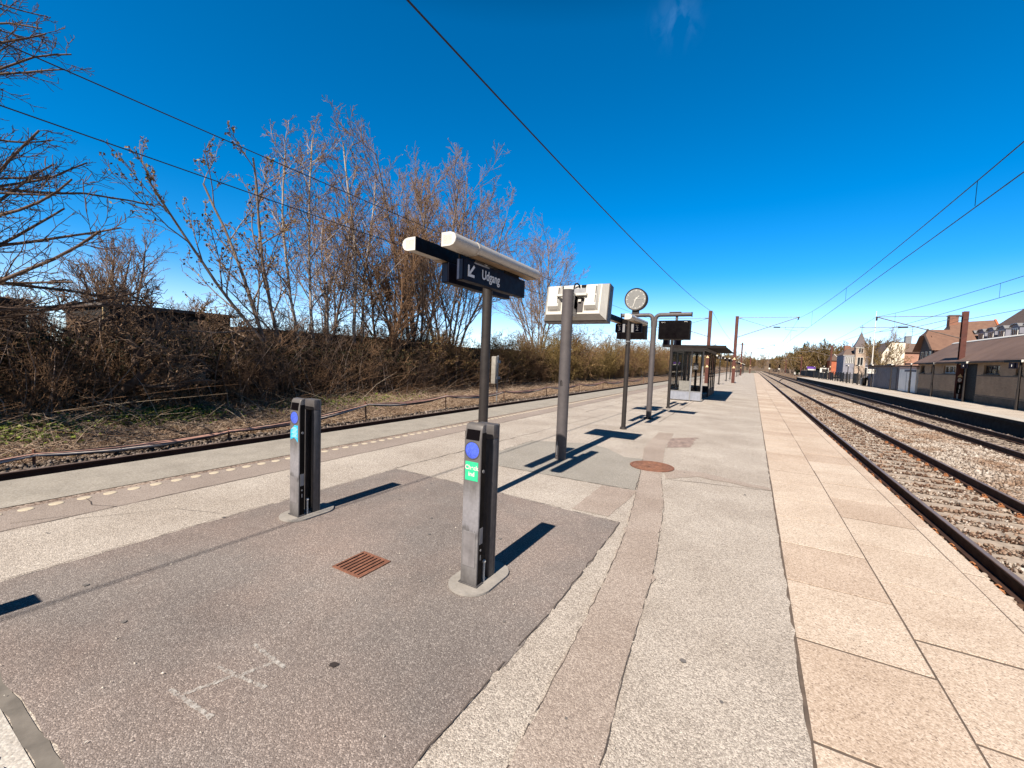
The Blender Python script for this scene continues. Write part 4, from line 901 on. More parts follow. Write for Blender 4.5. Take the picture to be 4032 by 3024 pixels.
# big dark tiled roof with dormers behind the station
h = thing('apartment_house', 'apartment house with a big dark tiled roof and a row of grey dormers', 'house', (24, 62, 0))
part('wall', MB().box(.3, -30, 0, 10, 14.8, 6.0), M_BRR, h)
part('roof', MB().add([(0,-30,5.9), (0,15,5.9), (5.2,12.6,11.4), (5.2,-30,11.4), (10.4,15,5.9), (10.4,-30,5.9)], [(0,1,2,3), (2,4,5,3), (1,4,2), (0,3,5), (0,5,4,1)]), M_TDARK, h)
for i, y in enumerate((13.0, 10.6, 8.2, 5.8, 3.0, .4, -2.4)):
    d = part('dormer', MB().prism([(y-.85,5.95), (y+.85,5.95), (y+.85,7.05), (y+.5,7.3), (y-.5,7.3), (y-.85,7.05)], 'x', -.25, 2.2), M_GREYB, h)
    part('dormer_roof', MB().prism([(y-.95,7.05), (y-.55,7.34), (y+.55,7.34), (y+.95,7.05), (y+.95,7.12), (y+.57,7.42), (y-.57,7.42), (y-.95,7.12)], 'x', -.4, 2.3), M_GALV, d)
    window(d, -.25, y-.6, y+.6, 6.15, 6.95, 2)
# red tiled house with dark timber gable
h = thing('tiled_house', 'red tiled house with a dark timber gable and white windows', 'house', (19.4, 75, 0))
part('wall', MB().box(.3,-3.0,0,9,3.0,4.95), M_BRR, h)
part('gable', MB().add([(.2,-3.0,3.2), (.2,3.0,3.2), (.2,1.5,6.6), (.2,0,7.2), (.2,-1.5,6.6)], [(0,1,2,3,4)]), M_TIMB, h)
r = part('roof', MB().add([(-.3,-3.6,4.75), (9.3,-3.6,4.75), (9.3,0,7.55), (.2,0,7.55), (9.3,3.6,4.75), (-.3,3.6,4.75), (-.35,-1.1,6.75), (-.35,1.1,6.75)], [(0,1,2,3,6), (2,4,5,7,3), (6,3,7)]), M_TRED, h)
part('barge_board', MB().tube([(-.36,-3.65,4.8), (-.40,-1.1,6.78), (.15,0,7.6)], .11, 6), M_TIMB, r)
for y in (-2.0, -.6, .9): window(h, .19, y, y+.75, 3.5, 4.7, 0)
for x in (1.2, 3.2): window(h, -3.0, x, x+.8, 3.6, 4.6, 1, axis='y')
# taller red roof behind it
h = thing('tiled_house', 'taller house with an orange verge and brick chimney behind the timber gable', 'house', (25, 82, 0))
part('wall', MB().box(-2,-4.5,0,6,4.5,5.4), M_BRR, h)
r = part('roof', MB().add([(-2.6,-5,5.0), (3.0,-5,5.0), (3.0,0,9.4), (-1.4,0,9.1), (3.0,5,5.0), (-2.6,5,5.0)], [(0,1,2,3), (3,2,4,5), (0,3,5)]), M_TRED, h)
part('verge', MB().tube([(3.0,-5.05,5.0), (3.0,-.0,9.45)], .13, 6), mat('orange_tile', (.42,.13,.05), .8), r)
ch = part('chimney', MB().box(-1.6,-.5,8.4,-.7,.5,10.0), M_BRR, r); part('chimney_cap', MB().box(-1.7,-.6,10.001,-.6,.6,10.12), M_TIMB, ch)
# cream gabled house
h = thing('gabled_house', 'cream rendered gabled house with a dark side roof behind the grey shed', 'house', (20.8, 95, 0))
part('wall', MB().prism([(-1.6,0), (1.35,0), (1.35,6.9), (-.45,6.95), (-1.6,4.9)], 'y', 0, 8), M_RENDW, h)
part('side_wing', MB().box(1.36,.3,0,4.4,7,5.4), brick('pink_brick', (.38,.19,.13), (.32,.15,.10), (.4,.3,.25), 'y'), h)
r = part('roof', MB().add([(1.36,0,5.35), (4.6,0,5.35), (4.2,3.0,7.0), (1.36,3.0,7.0)], [(0,1,2,3)]).add([(-1.75,-.1,4.85), (-.5,-.1,7.08), (1.5,-.1,7.02), (1.5,8,7.02), (-.5,8,7.08), (-1.75,8,4.85)], [(0,1,4,5), (1,2,3,4)]), M_TBR, h)
ch = part('chimney', MB().box(2.0,3.0,6.6,2.8,3.8,8.3), M_GALV, r); part('aerial', MB().cyl((2.9,3.4,8.3), (2.9,3.4,10.0), .03, n=5).box(2.4,3.38,9.5,3.4,3.42,9.54).box(2.55,3.38,9.1,3.25,3.42,9.14), M_TUBE, r)
part('dark_opening', MB().box(-.4,-.05,4.0,.1,-.001,4.4), M_TIMB, h)
# villa with turret
h = thing('villa', 'brick villa with a pointed corner turret and white windows', 'villa', (19.5, 120, 0))
part('wall', MB().box(-1.8,0,0,2.6,9,5.5), M_GREYB, h); part('corner_wall', MB().box(.1,-.9,0,1.9,-.001,7.3).box(.1,0,5.51,1.9,1.2,7.3), brick('pale_brick', (.40,.31,.25), (.33,.25,.20), (.45,.4,.34), 'y'), h)
part('roof', MB().add([(-2.0,-.2,5.45), (2.8,-.2,5.45), (2.8,4.5,7.4), (-.6,4.5,7.4), (2.8,9.2,5.45), (-2.0,9.2,5.45)], [(0,1,2,3), (3,2,4,5), (0,3,5)]), M_TBR, h)
sp = part('spire', MB().add([(x, y, z) for z, q in ((7.3,1.28), (7.9,.95), (8.9,.55), (10.6,.05)) for x, y in ((1.0-q,.15-q), (1.0+q,.15-q), (1.0+q,.15+q), (1.0-q,.15+q))], [(4*i+k, 4*i+(k+1) % 4, 4*i+4+(k+1) % 4, 4*i+4+k) for i in range(3) for k in range(4)] + [(0,1,2,3)]), mat('slate', (.09,.07,.075), .7, var=.3), h)
part('weather_vane', MB().cyl((1,.15,10.5), (1,.15,12.2), .04, n=6).box(.6,.13,11.6,1.4,.17,11.75), M_TUBE, sp)
part('cornice', MB().box(-.02,-1.02,7.1,2.02,-.901,7.3).box(-1.95,-.12,5.3,.09,-.002,5.5), M_WFR, h)
window(h, -.9, .55, 1.4, 5.9, 7.0, 1, axis='y', d=.12); window(h, -.9, .45, 1.5, 3.2, 5.0, 1, axis='y', d=.12)
for x in np.arange(-1.5, .0, .33): window(h, 0, x, x+.26, 3.6, 5.1, 0, axis='y', d=.08)
window(h, 0, 2.0, 2.5, 1.0, 2.8, 0, axis='y', d=.08)
ch = part('chimney', MB().box(-1.3,3.5,6.4,-.2,4.2,7.7), M_BRR, h)
# far red house
h = thing('red_house', 'small red walled house with a dark roof left of the villa', 'house', (20.6, 150, 0))
part('wall', MB().box(-1.3,0,0,1.8,7,4.9), mat('red_wall', (.40,.115,.055), .85, var=.2, scale=1), h)
r = part('roof', MB().prism([(-1.6,4.7), (2.2,4.7), (1.6,6.5), (-.8,6.6)], 'y', -.3, 7.3), M_TBR, h); part('barge_board', MB().tube([(-.8,-.35,6.6), (.8,-.35,4.85)], .09, 5), M_WFR, r)
part('white_annex', MB().box(.9,-1.2,0,2.0,-.001,2.9), M_WHITE, h)
# signals and small things far along the line
for x, y, lab in ((5.3, 180, 'small dark signal with a white lamp between the far tracks'), (9.9, 215, 'small dark signal with a white lamp right of the far tracks')):
    t = thing('dwarf_signal', lab, 'signal', (x, y, -.6)); part('post', MB().cyl((0,0,0), (0,0,2.6), .07, n=8), M_POST, t); part('head', MB().box(-.28,-.15,2.6,.28,.15,4.2), M_BLACK, t); part('disc', MB().lathe([(0,.02), (.30,.02), (.30,0)], 14), M_WHITE, t).matrix_local = Matrix.Translation((-.1,-.16,2.4)) @ Matrix.Rotation(R(90), 4, 'X')
for x, y, w, lab in ((12.0, 165, .5, 'white marker box on the slope beyond the platform end'), (12.8, 160, .35, 'small white marker stone right of the white marker box')):
    t = thing('marker_post', lab, 'marker', (x, y, -.2)); part('foot', MB().box(-.1,-.1,0,.1,.1,.3), M_POST, t); part('plate', MB().box(-w/2,-.05,.3,w/2,.05,1.1), M_WHITE, t)

# ================================================================ VEGETATION
def bark(name, a, b, s=9):
    t = NT(name); k = t.mix(t.ramp(t.noise(s, 6, .65, t.mapscale(1,1,.35)), [(.35, (0,0,0)), (.68, (1,1,1))]), a, b); t.bump(t.noise(30, 4), .4, .02); return t.base(k, .9, 0, .15)
B_GREY = bark('bark_grey', (.15,.11,.09), (.30,.24,.20)); B_TWIG = bark('twig_tan', (.185,.115,.072), (.32,.215,.145)); B_BIRCH = bark('bark_birch', (.17,.125,.10), (.50,.44,.38), 5)
B_DARK = bark('bark_dark', (.075,.05,.04), (.15,.105,.08)); B_BROWN = bark('twig_brown', (.15,.085,.05), (.30,.185,.11)); B_OLIVE = bark('twig_olive', (.16,.11,.04), (.30,.21,.09))
def leafmat(name, stops):
    t = NT(name); g = t.n('ShaderNodeNewGeometry'); k = t.ramp(g.outputs['Random Per Island'], stops); t.base(k, .7, 0, .2); return t.m
L_BUD = leafmat('leaf_buds', [(0, (.09,.05,.022)), (.5, (.22,.135,.05)), (1, (.34,.25,.09))]); L_IVY = leafmat('leaf_ivy', [(0, (.012,.014,.006)), (.6, (.035,.035,.014)), (1, (.08,.06,.025))])
L_OLIVE = leafmat('leaf_olive', [(0, (.04,.027,.011)), (.5, (.115,.076,.028)), (1, (.22,.15,.055))]); L_GREEN = leafmat('leaf_green', [(0, (.05,.065,.012)), (.6, (.12,.15,.025)), (1, (.21,.23,.05))])
L_CONIF = leafmat('leaf_conifer', [(0, (.012,.018,.010)), (1, (.05,.055,.03))]); L_DEAD = leafmat('leaf_dead', [(0, (.06,.035,.018)), (.5, (.20,.13,.07)), (1, (.42,.32,.21))])

def grow(rng, p, d, L, r, lev, P, out):
    n = P['seg'][lev]; pts = [np.array(p, float)]; d = np.array(d, float); d /= np.linalg.norm(d)
    for i in range(n):
        d = d + rng.normal(0, P['wob'][lev], 3) + np.array([0,0,P['up'][lev]]); d /= np.linalg.norm(d); pts.append(pts[-1] + d*L/n)
    pts = np.array(pts); tip = P['rmin'] if lev == len(P['seg'])-1 else max(P['rmin'], r*.35)
    rad = np.linspace(r, tip, n+1); out[lev].append((pts, rad))
    if lev+1 >= len(P['seg']): return
    k = P['n'][lev]; k = max(1, int(rng.normal(k, k*.15)))
    for j in range(k):
        t = P['t0'][lev] + (1-P['t0'][lev])*(j+rng.uniform(0,1))/k; x = t*n; i = min(int(x), n-1); q = pts[i] + (pts[i+1]-pts[i])*(x-i)
        ax = pts[i+1]-pts[i]; ax /= np.linalg.norm(ax); s = rng.normal(size=3); s -= ax*s.dot(ax); s /= np.linalg.norm(s)
        a = R(rng.normal(P['ang'][lev], 9)); dd = ax*math.cos(a) + s*math.sin(a)
        grow(rng, q, dd, L*P['ratio'][lev]*(1.15-.65*t)*rng.uniform(.7,1.25), max(P['rmin'], np.interp(x, np.arange(n+1), rad)*P.get('rr', .6)), lev+1, P, out)
def tree_meshes(seed, stems, P, leaf=0, leaf_size=.03, thick=2, sides=(7,5,3,3,3)):
    rng = np.random.default_rng(seed); out = [[] for _ in P['seg']]
    for p, d, L, r in stems: grow(rng, p, d, L, r, 0, P, out)
    tv = cat_np(*[tubes_np(out[l], sides[l]) for l in range(thick) if out[l]]); cv = cat_np(*[tubes_np(out[l], sides[l]) for l in range(thick, len(out)) if out[l]])
    lv = None
    if leaf:
        tips = np.concatenate([a for a, _ in out[-1]]); c = tips[rng.integers(0, len(tips), leaf)] + rng.normal(0, leaf_size*.7, (leaf,3)); lv = quads_np(c, leaf_size, rng)
    return np_mesh('trunk', *tv), np_mesh('crown', *cv), (np_mesh('leaves', *lv) if lv else None)
def smooth(me): me.polygons.foreach_set('use_smooth', [True]*len(me.polygons)); return me
def tree(name, label, cat, loc, ms, mt, mc, ml=None, rz=0, group=None):
    t = thing(name, label, cat, loc, rz, group); part('trunk', smooth(ms[0]), mt, t); part('crown', ms[1], mc, t)
    if ms[2]: part('leaves', ms[2], ml, t)
    return t
def stems(rng, n, spread, L, r, base=.15):
    o = []
    for i in range(n):
        a = 6.283*(i+rng.uniform(-.3,.3))/n; s = spread*rng.uniform(.4, 1.1)
        o.append(((base*math.cos(a), base*math.sin(a), 0), (s*math.cos(a), s*math.sin(a), 1), L*rng.uniform(.8, 1.08), r*rng.uniform(.75, 1.1)))
    return o
P_TALL = dict(seg=[10,6,5,3], wob=[.07,.10,.13,.16], up=[.03,.10,.06,.03], n=[17,8,7], t0=[.22,.2,.15], ang=[38,38,42], ratio=[.36,.42,.42], rmin=.0055)
P_FAN = dict(seg=[10,7,5,3], wob=[.065,.10,.13,.17], up=[.03,.07,.05,.03], n=[14,10,8], t0=[.24,.15,.12], ang=[34,33,36], ratio=[.43,.42,.40], rmin=.0075, rr=.55)
P_LEAN = dict(P_FAN, up=[.006,.05,.04,.03], wob=[.05,.09,.12,.16], n=[10,6,6], ratio=[.40,.40,.40])
P_BIRCH = dict(seg=[12,5,4,3], wob=[.045,.12,.15,.18], up=[.03,.08,.02,.0], n=[30,9,7], t0=[.28,.2,.15], ang=[42,42,45], ratio=[.27,.42,.45], rmin=.007, rr=.45)
P_GNARL = dict(seg=[8,8,6,4], wob=[.34,.40,.36,.28], up=[.02,.0,.01,.02], n=[8,12,10], t0=[.32,.2,.12], ang=[52,50,50], ratio=[.68,.5,.40], rmin=.006, rr=.6)
P_SPREAD = dict(seg=[10,10,6,4], wob=[.05,.08,.13,.16], up=[.02,.012,.02,.06], n=[80,13,8], t0=[.10,.12,.1], ang=[72,38,42], ratio=[.38,.30,.36], rmin=.0055, rr=.34)
rv = np.random.default_rng(11)
def Z(x): return float(emb(x))
tree('bare_tree', 'dark bare tree at the left edge, long level branches reaching in', 'tree', (-13.3, .45, Z(-13)), tree_meshes(1, [((0,0,0), (.0,.05,1), 10.2, .18)], P_SPREAD), B_DARK, B_DARK, rz=.6)
def at(nm, lab, x, y, ms, mt, mc, ml=None, grp='bare trees behind the thicket on the left'): return tree(nm, lab, 'tree', (x, y, Z(x)), ms, mt, mc, ml, 0, grp)
G1, G2 = 'gnarled_tree', 'bare_tree'
at(G1, 'gnarled tree with a looping forked trunk between the two dark sheds', -14.8, 4.0, tree_meshes(21, [((0,0,0), (.1,-.22,1), 3.3, .14), ((.1,.1,0), (0,.35,1), 3.4, .12)], P_GNARL), B_DARK, B_TWIG)
at(G1, 'gnarled low tree with a wide round crown over the dark shed roof', -15.2, 6.4, tree_meshes(22, [((0,0,0), (.0,-.45,1), 3.3, .15), ((0,.1,0), (.1,.4,1), 3.2, .12), ((0,.1,0), (.1,.0,1), 3.4, .11)], P_GNARL), B_DARK, B_TWIG)
at(G1, 'gnarled tree with dense mauve twigs at the far left edge', -16.0, 2.3, tree_meshes(23, [((0,0,0), (.0,.1,1), 3.6, .15), ((0,.1,0), (.1,-.4,1), 3.3, .13)], P_GNARL), B_DARK, B_TWIG)
at(G2, 'leaning tree with yellow catkins on long branches reaching left', -15.6, 9.8, tree_meshes(31, [((0,0,0), (.05,-.58,1), 7.6, .085), ((.1,.2,0), (.0,-.40,1), 8.2, .08), ((.1,.5,0), (.05,-.80,1), 8.0, .075)], P_LEAN, 1500, .05), B_GREY, B_TWIG, L_BUD)
at('birch', 'slender birch left of the tallest tree, pale lit trunk', -15.6, 10.4, tree_meshes(41, [((0,0,0), (.0,-.05,1), 9.0, .07)], P_BIRCH), B_BIRCH, B_TWIG)
at('birch', 'birch with a broken pale stub beside its trunk', -16.2, 11.4, tree_meshes(42, [((0,0,0), (.0,-.01,1), 10.0, .075), ((.2,.25,0), (0,.02,1), 4.2, .09)], P_BIRCH), B_BIRCH, B_TWIG)
at('birch', 'tallest birch with two pale stems reaching highest above the thicket', -15.8, 13.0, tree_meshes(43, [((0,0,0), (.0,.03,1), 10.8, .09), ((0,.3,0), (.05,.12,1), 10.2, .08)], P_BIRCH), B_BIRCH, B_TWIG)
at(G2, 'thin many stemmed tree standing behind the tallest birch', -18.0, 13.2, tree_meshes(32, stems(rv, 3, .2, 8.5, .08), P_FAN), B_GREY, B_TWIG)
at(G2, 'big fan shaped bare tree directly behind the Udgang sign', -16.2, 17.4, tree_meshes(33, stems(rv, 8, .30, 10.6, .085), P_FAN, 1200, .035), B_GREY, B_TWIG, L_BUD)
at(G2, 'fan shaped bare tree right of the Udgang lamp, round topped', -16.6, 20.6, tree_meshes(34, stems(rv, 9, .33, 11.4, .085), P_FAN, 1000, .035), B_GREY, B_TWIG, L_BUD)
at(G2, 'brown bushy bare tree low behind the left Udgang lamp', -15.4, 14.8, tree_meshes(35, stems(rv, 5, .28, 6.6, .08), P_FAN), B_BROWN, B_BROWN)
at(G2, 'bare tree filling the sky gap over the monitor, round crown', -17.2, 34.5, tree_meshes(36, stems(rv, 7, .26, 11.8, .085), P_FAN), B_GREY, B_TWIG)
# far background trees behind the sheds
bg = at(G2, 'one of the hazy bare trees far behind the dark sheds', -30, 9, tree_meshes(51, stems(rv, 6, .3, 6.0, .10), P_FAN), B_GREY, B_TWIG, None, 'distant bare trees behind the sheds')
for x, y, s in ((-28, 4, .8), (-34, 14, 1), (-30, 20, .9), (-36, 7, .9), (-32, 27, 1), (-28, 35, 1), (-26, 48, 1.1), (-24, 62, 1.1), (-36, 1, .9)): dup(bg, (x, y, Z(x)), rv.uniform(0, 6), None, None, s*.62)

# thicket shrubs: a few kinds, many copies
P_SH = dict(seg=[8,5,3], wob=[.15,.2,.22], up=[.01,.02,.02], n=[9,6], t0=[.15,.1], ang=[42,45], ratio=[.40,.45], rmin=.0045, rr=.6)
def shrub_mesh(seed, n, H, spread, leaf, ls):
    rng = np.random.default_rng(seed); out = [[], [], []]
    for i in range(n):
        a = rng.uniform(0, 6.283); s = spread*rng.uniform(.1, 1); rad = rng.uniform(0, .75)
        grow(rng, (rad*math.cos(a), rad*math.sin(a)*1.3, 0), (s*math.cos(a), s*math.sin(a), 1), H*rng.uniform(.5, 1.05), rng.uniform(.008, .02), 0, P_SH, out)
    V = tubes_np(out[0], 4); W = tubes_np(out[1]+out[2], 3); st = np_mesh('stems', *cat_np(V, W)); lm = None
    if leaf:
        tips = np.concatenate([a for a, _ in out[1]+out[2]]); lm = np_mesh('leaves', *quads_np(tips[rng.integers(0, len(tips), leaf)] + rng.normal(0, .03, (leaf,3)), ls, rng))
    return st, lm
protos = []
for k, (seed, n, H, sp, lf, ls, ms, ml, lab, grp) in enumerate([
    (61, 26, 2.5, .35, 0, 0, B_BROWN, None, 'tangled leafless brown shrub in the thicket at the foot of the dark sheds', 'leafless shrubs of the thicket'),
    (62, 22, 2.9, .30, 0, 0, B_DARK, None, 'tangled leafless dark shrub in the thicket at the foot of the dark sheds', 'leafless shrubs of the thicket'),
    (63, 24, 2.2, .5, 2600, .035, B_BROWN, L_IVY, 'low shrub with dark evergreen leaves in the thicket', 'leafy shrubs of the thicket'),
    (64, 30, 3.3, .32, 5200, .032, B_OLIVE, L_OLIVE, 'dense olive brown budding shrub in the hedge beyond the left track', 'budding shrubs of the left hedge'),
    (65, 30, 3.8, .28, 4200, .03, B_BROWN, L_BUD, 'tall rusty brown budding shrub in the hedge beyond the left track', 'budding shrubs of the left hedge')]):
    st, lm = shrub_mesh(seed, n, H, sp, lf, ls)
    r_ = thing('shrub', lab, 'shrub', (0,0,0), 0, grp); part('stems', st, ms, r_)
    if lm: part('leaves', lm, ml, r_)
    protos.append([r_, False])
def put(k, x, y, s):
    r_, used = protos[k]; rz = float(rv.uniform(0, 6.28))
    if not used: r_.location = (x, y, Z(x)-.05); r_.rotation_euler = (0,0,rz); r_.scale = (s,s,s); protos[k][1] = True
    else: dup(r_, (x, y, Z(x)-.05), rz, None, None, (s, s, s*float(rv.uniform(.85, 1.15))))
for y in np.arange(-7, 17, .95):
    for x in (-14.6, -15.7, -16.6):
        put(int(rv.choice([0,1,0,1,2])), x+rv.uniform(-.4,.4), y+rv.uniform(-.4,.4), float(rv.uniform(.75, 1.08))*(.8 if x > -15 else 1)*(1.28 if y > 8 and x < -15 else 1))
for y in np.arange(17, 30, 1.1):
    for x in (-14.8, -16.0): put(int(rv.choice([0,2,2,3,4])), x+rv.uniform(-.4,.4), y+rv.uniform(-.4,.4), float(rv.uniform(.8, 1.1)))
for y in np.arange(30, 64, 1.5):
    for x in (-14.6, -16.2): put(int(rv.choice([3,4,3,4,2])), x+rv.uniform(-.4,.4), y+rv.uniform(-.4,.4), float(rv.uniform(.7, 1.45)))
for y in np.arange(64, 170, 3.0): put(int(rv.choice([3,4])), -15+rv.uniform(-.8,.8), y+rv.uniform(-.5,.5), float(rv.uniform(1.2, 1.7)))
# undergrowth: ivy, dead leaves, brush
def scatter(n, x0, x1, y0, y1, h, size, m, name, label, pw=1.0, flat=0, ypow=1.6):
    rng = np.random.default_rng(n); x = rng.uniform(x0, x1, n); y = y0 + (y1-y0)*rng.uniform(0,1,n)**ypow; z = emb(x) + h*rng.uniform(0,1,n)**pw
    return tag(link(name, np_mesh(name, *quads_np(np.stack([x,y,z],1), size, rng, flat)), m), label, 'undergrowth', kind='stuff')
scatter(60000, -17, -14.3, -6, 34, 1.9, .05, L_IVY, 'undergrowth', 'dark ivy and bramble leaves inside the thicket', 1.1)
scatter(26000, -14.6, -10.75, -2, 40, .06, .035, L_DEAD, 'dead_leaves', 'pale dead leaves and litter on the bank beside the cables', 1, -.6)
def straw(n, x0, x1, y0, y1, Lm, m, name, label, lift=.5, ypow=1.6):
    rng = np.random.default_rng(n+1); x = rng.uniform(x0,x1,n); y = y0+(y1-y0)*rng.uniform(0,1,n)**ypow; lines = []
    a = rng.uniform(0, 6.283, n); e = np.abs(rng.normal(0, lift, n)); L = Lm*rng.lognormal(0, .5, n)
    d = np.stack([np.cos(a)*np.cos(e), np.sin(a)*np.cos(e), np.sin(e)], 1); p0 = np.stack([x, y, emb(x)+.01], 1)
    p = np.stack([p0, p0 + d*L[:,None]*.5 + rng.normal(0, .02, (n,3)), p0 + d*L[:,None]*np.array([1,1,.8])], 1); p[..., 2] = np.maximum(p[..., 2], emb(p[..., 0])+.005)
    r = np.stack([np.full(n, .0055), np.full(n, .0045), np.full(n, .002)], 1)
    return tag(link(name, np_mesh(name, *tubes_np(list(zip(p, r)), 3)), m), label, 'undergrowth', kind='stuff')
M_STRAW = island_mat('straw', [(0, (.12,.07,.045)), (.5, (.34,.235,.165)), (1, (.62,.48,.37))])
straw(34000, -14.4, -10.8, -1, 36, .28, M_STRAW, 'dry_straw', 'dry straw and broken twigs strewn beside the cable run', .35)
straw(3000, -15.6, -13.6, -2, 24, 1.3, B_BROWN, 'brambles', 'long bare bramble canes along the foot of the thicket', .75)
straw(600, -14.6, -11.2, .5, 24, .9, island_mat('pale_cane', [(0, (.3,.22,.15)), (1, (.62,.5,.38))]), 'dry_canes', 'pale broken canes lying over the bank', .4)
rng = np.random.default_rng(77); sl = []
for i in range(230):
    p0 = np.array([rng.uniform(-15.2, -14.0), 1.2+rng.uniform(0,1)**1.3*24, 0]); p0[2] = float(emb(p0[0])); d = np.array([rng.normal(0,.25), rng.normal(0,.3), 1]); L = rng.uniform(.8, 2.6); pts = [p0]
    for k in range(5): d = d+rng.normal(0, .14, 3); pts.append(pts[-1]+d/np.linalg.norm(d)*L/5)
    sl.append((np.array(pts), np.linspace(rng.uniform(.008,.02), .004, 6)))
tag(link('saplings', np_mesh('saplings', *tubes_np(sl, 5)), bark('bark_pale', (.22,.15,.12), (.50,.40,.33))), 'thin pale stems standing out along the front of the dark thicket', 'undergrowth', kind='stuff')
def weeds(n, cx, cy, sx, sy, label):
    rng = np.random.default_rng(n); x = rng.normal(cx, sx, n); y = rng.normal(cy, sy, n); q = (x < -10.9) & (x > -14.6); x, y = x[q], y[q]
    return tag(link('weeds', np_mesh('weeds', *quads_np(np.stack([x, y, emb(x)+.22*rng.uniform(0,1,len(x))**1.2], 1), .04, rng, .3)), L_GREEN), label, 'weeds', kind='stuff')
weeds(2600, -13.2, 4.9, .38, .6, 'bright green weeds in the sunlit clearing of the bank')
weeds(1500, -12.8, 2.5, .5, .5, 'darker green weeds at the left end of the bank')
weeds(1500, -13.2, 10.5, .5, 2.2, 'sparse green weeds along the bank')

# ---- dark sheds behind the thicket
M_DSH = mat('tarred_boards', (.018,.014,.012), .9, var=.4, scale=2); M_DRF = mat('shed_felt', (.10,.08,.07), .9, var=.4, scale=2)
for y0, y1, zt, lab in ((-14, 3.35, 2.72, 'dark boarded shed at the far left edge behind the thicket'), (4.95, 8.5, 2.85, 'dark boarded shed with a pale corner post behind the gnarled trees'), (8.9, 19.5, 2.45, 'long low dark shed veiled by the birches and shrubs'), (20, 31, 2.3, 'low dark shed behind the fan shaped trees')):
    t = thing('boarded_shed', lab, 'shed', (-17.2, y0, 0)); L = y1-y0
    w = MB().box(-3.5, 0, -.3, -.031, L, zt-.10)
    for i in range(int(L/.3)): w.box(-.03, i*.3+.006, -.3, 0 if i % 2 else -.012, i*.3+.294, zt-.10)
    part('boards', w, M_DSH, t); part('roof', MB().box(-3.8, -.1, zt-.098, .15, L+.1, zt), M_DRF, t)
    if 4 < y0 < 6:
        part('corner_post', MB().box(.001,-.06,-.3,.08,.06,zt-.12), mat('pale_timber', (.42,.31,.17), .8, var=.3), t)
        for yy in (2.2, 2.5): part('pale_board', MB().box(.002, yy, 1.55, .03, yy+.25, 2.5), mat('pale_timber', (.42,.31,.17), .8, var=.3), t)
t = thing('trackside_cabinet', 'grey box strapped to a post beyond the left track', 'cabinet', (-10.95, 17.4, -.58))
part('post', MB().cyl((0,.26,0), (0,.26,2.35), .035, n=10), M_GALV, t, True)
bx = part('box', MB().box(-.13,-.16,.95,.13,.16,2.30,.05), mat('box_grey', (.27,.245,.215), .6, var=.25), t, True)
part('strap', MB().box(-.135,-.02,1.97,.145,.30,2.10).box(-.135,-.02,1.18,.145,.30,1.31), M_GALV, bx)

# ---- cable run on stakes
C_BLACK = mat('cable_black', (.025,.02,.018), .6, var=.3); C_PINK = mat('cable_orange', (.52,.30,.23), .6, var=.3); C_GREY = mat('cable_grey', (.52,.45,.40), .6, var=.3)
stk = [(2.1,-.32), (5.2,-.33), (9.3,.0), (13.4,.02), (18,-.02), (23,.02), (28.5,.0), (34,.02), (41,0), (49,.03)]
xs_ = lambda y: -10.55 - .012*min(y, 14)
for i, (y, z) in enumerate(stk):
    t = thing('cable_stake', 'short rusty stake holding up the bundle of cables beyond the left track', 'stake', (xs_(y), y, -.62), 0, 'stakes under the cable run')
    part('stake', MB().cyl((0,0,0), (.0,-.05 if z > -.2 else 0, z+.70), .022, n=6), M_RUST, t); part('hook', MB().box(-.05,-.06,z+.61,.09,-.035,z+.63), M_RUST, t)
for i in range(7):
    rng = np.random.default_rng(200+i); pts = []; ox = rng.uniform(-.05, .06); oz = rng.uniform(-.035, .03); low = i in (4, 5)
    ks = [(-4,-.35)] + stk
    for (ya_, za_), (yb_, zb_) in zip(ks[:-1], ks[1:]):
        for u in np.arange(0, 1, 1/9):
            y = ya_+(yb_-ya_)*u; z = za_+(zb_-za_)*u - 4*(.07+.012*i if not low else .16)*u*(1-u)*min(1.6, (yb_-ya_)/4.2) + oz + rng.normal(0, .004)
            pts.append((xs_(y)+ox+.03*math.sin(y*.9+i), y, max(z, -.60)))
    m_ = (C_BLACK, C_PINK, C_GREY, C_PINK, C_BLACK, C_BLACK, C_GREY)[i]
    lab = {C_BLACK: 'black cable in the bundle slung along the stakes', C_PINK: 'faded orange cable in the bundle slung along the stakes', C_GREY: 'grey cable in the bundle slung along the stakes'}[m_]
    tag(link('cable', MB().tube(pts, .019, 6).mesh('cable', True), m_), lab, 'cable', 'cables slung beyond the left track')

# ---- woods beyond the platforms
P_FAR = dict(seg=[7,5,3], wob=[.07,.12,.16], up=[.04,.1,.05], n=[16,9], t0=[.2,.15], ang=[40,40], ratio=[.42,.45], rmin=.022, rr=.5)
far = []
for k, (seed, H, lf, ml, mc, lab) in enumerate([(71, 9.5, 5200, L_OLIVE, B_OLIVE, 'olive budding tree in the wood beyond the platform end'), (72, 8.5, 4200, L_BUD, B_BROWN, 'yellow brown budding tree in the wood beyond the platform end'), (73, 10.5, 900, L_BUD, B_TWIG, 'grey leafless tree in the wood beyond the platform end')]):
    far.append([tree('woodland_tree', lab, 'tree', (0,0,0), tree_meshes(seed, stems(np.random.default_rng(seed), 5, .33, H, .14), P_FAR, lf, .13, 1), B_GREY, mc, ml, 0, 'trees of the wood beyond the platform end'), False])
def putf(k, x, y, s, z=0):
    r_, used = far[k]; rz = float(rv.uniform(0, 6.28))
    if not used: r_.location = (x,y,z); r_.rotation_euler = (0,0,rz); r_.scale = (s,)*3; far[k][1] = True
    else: dup(r_, (x,y,z), rz, None, None, s)
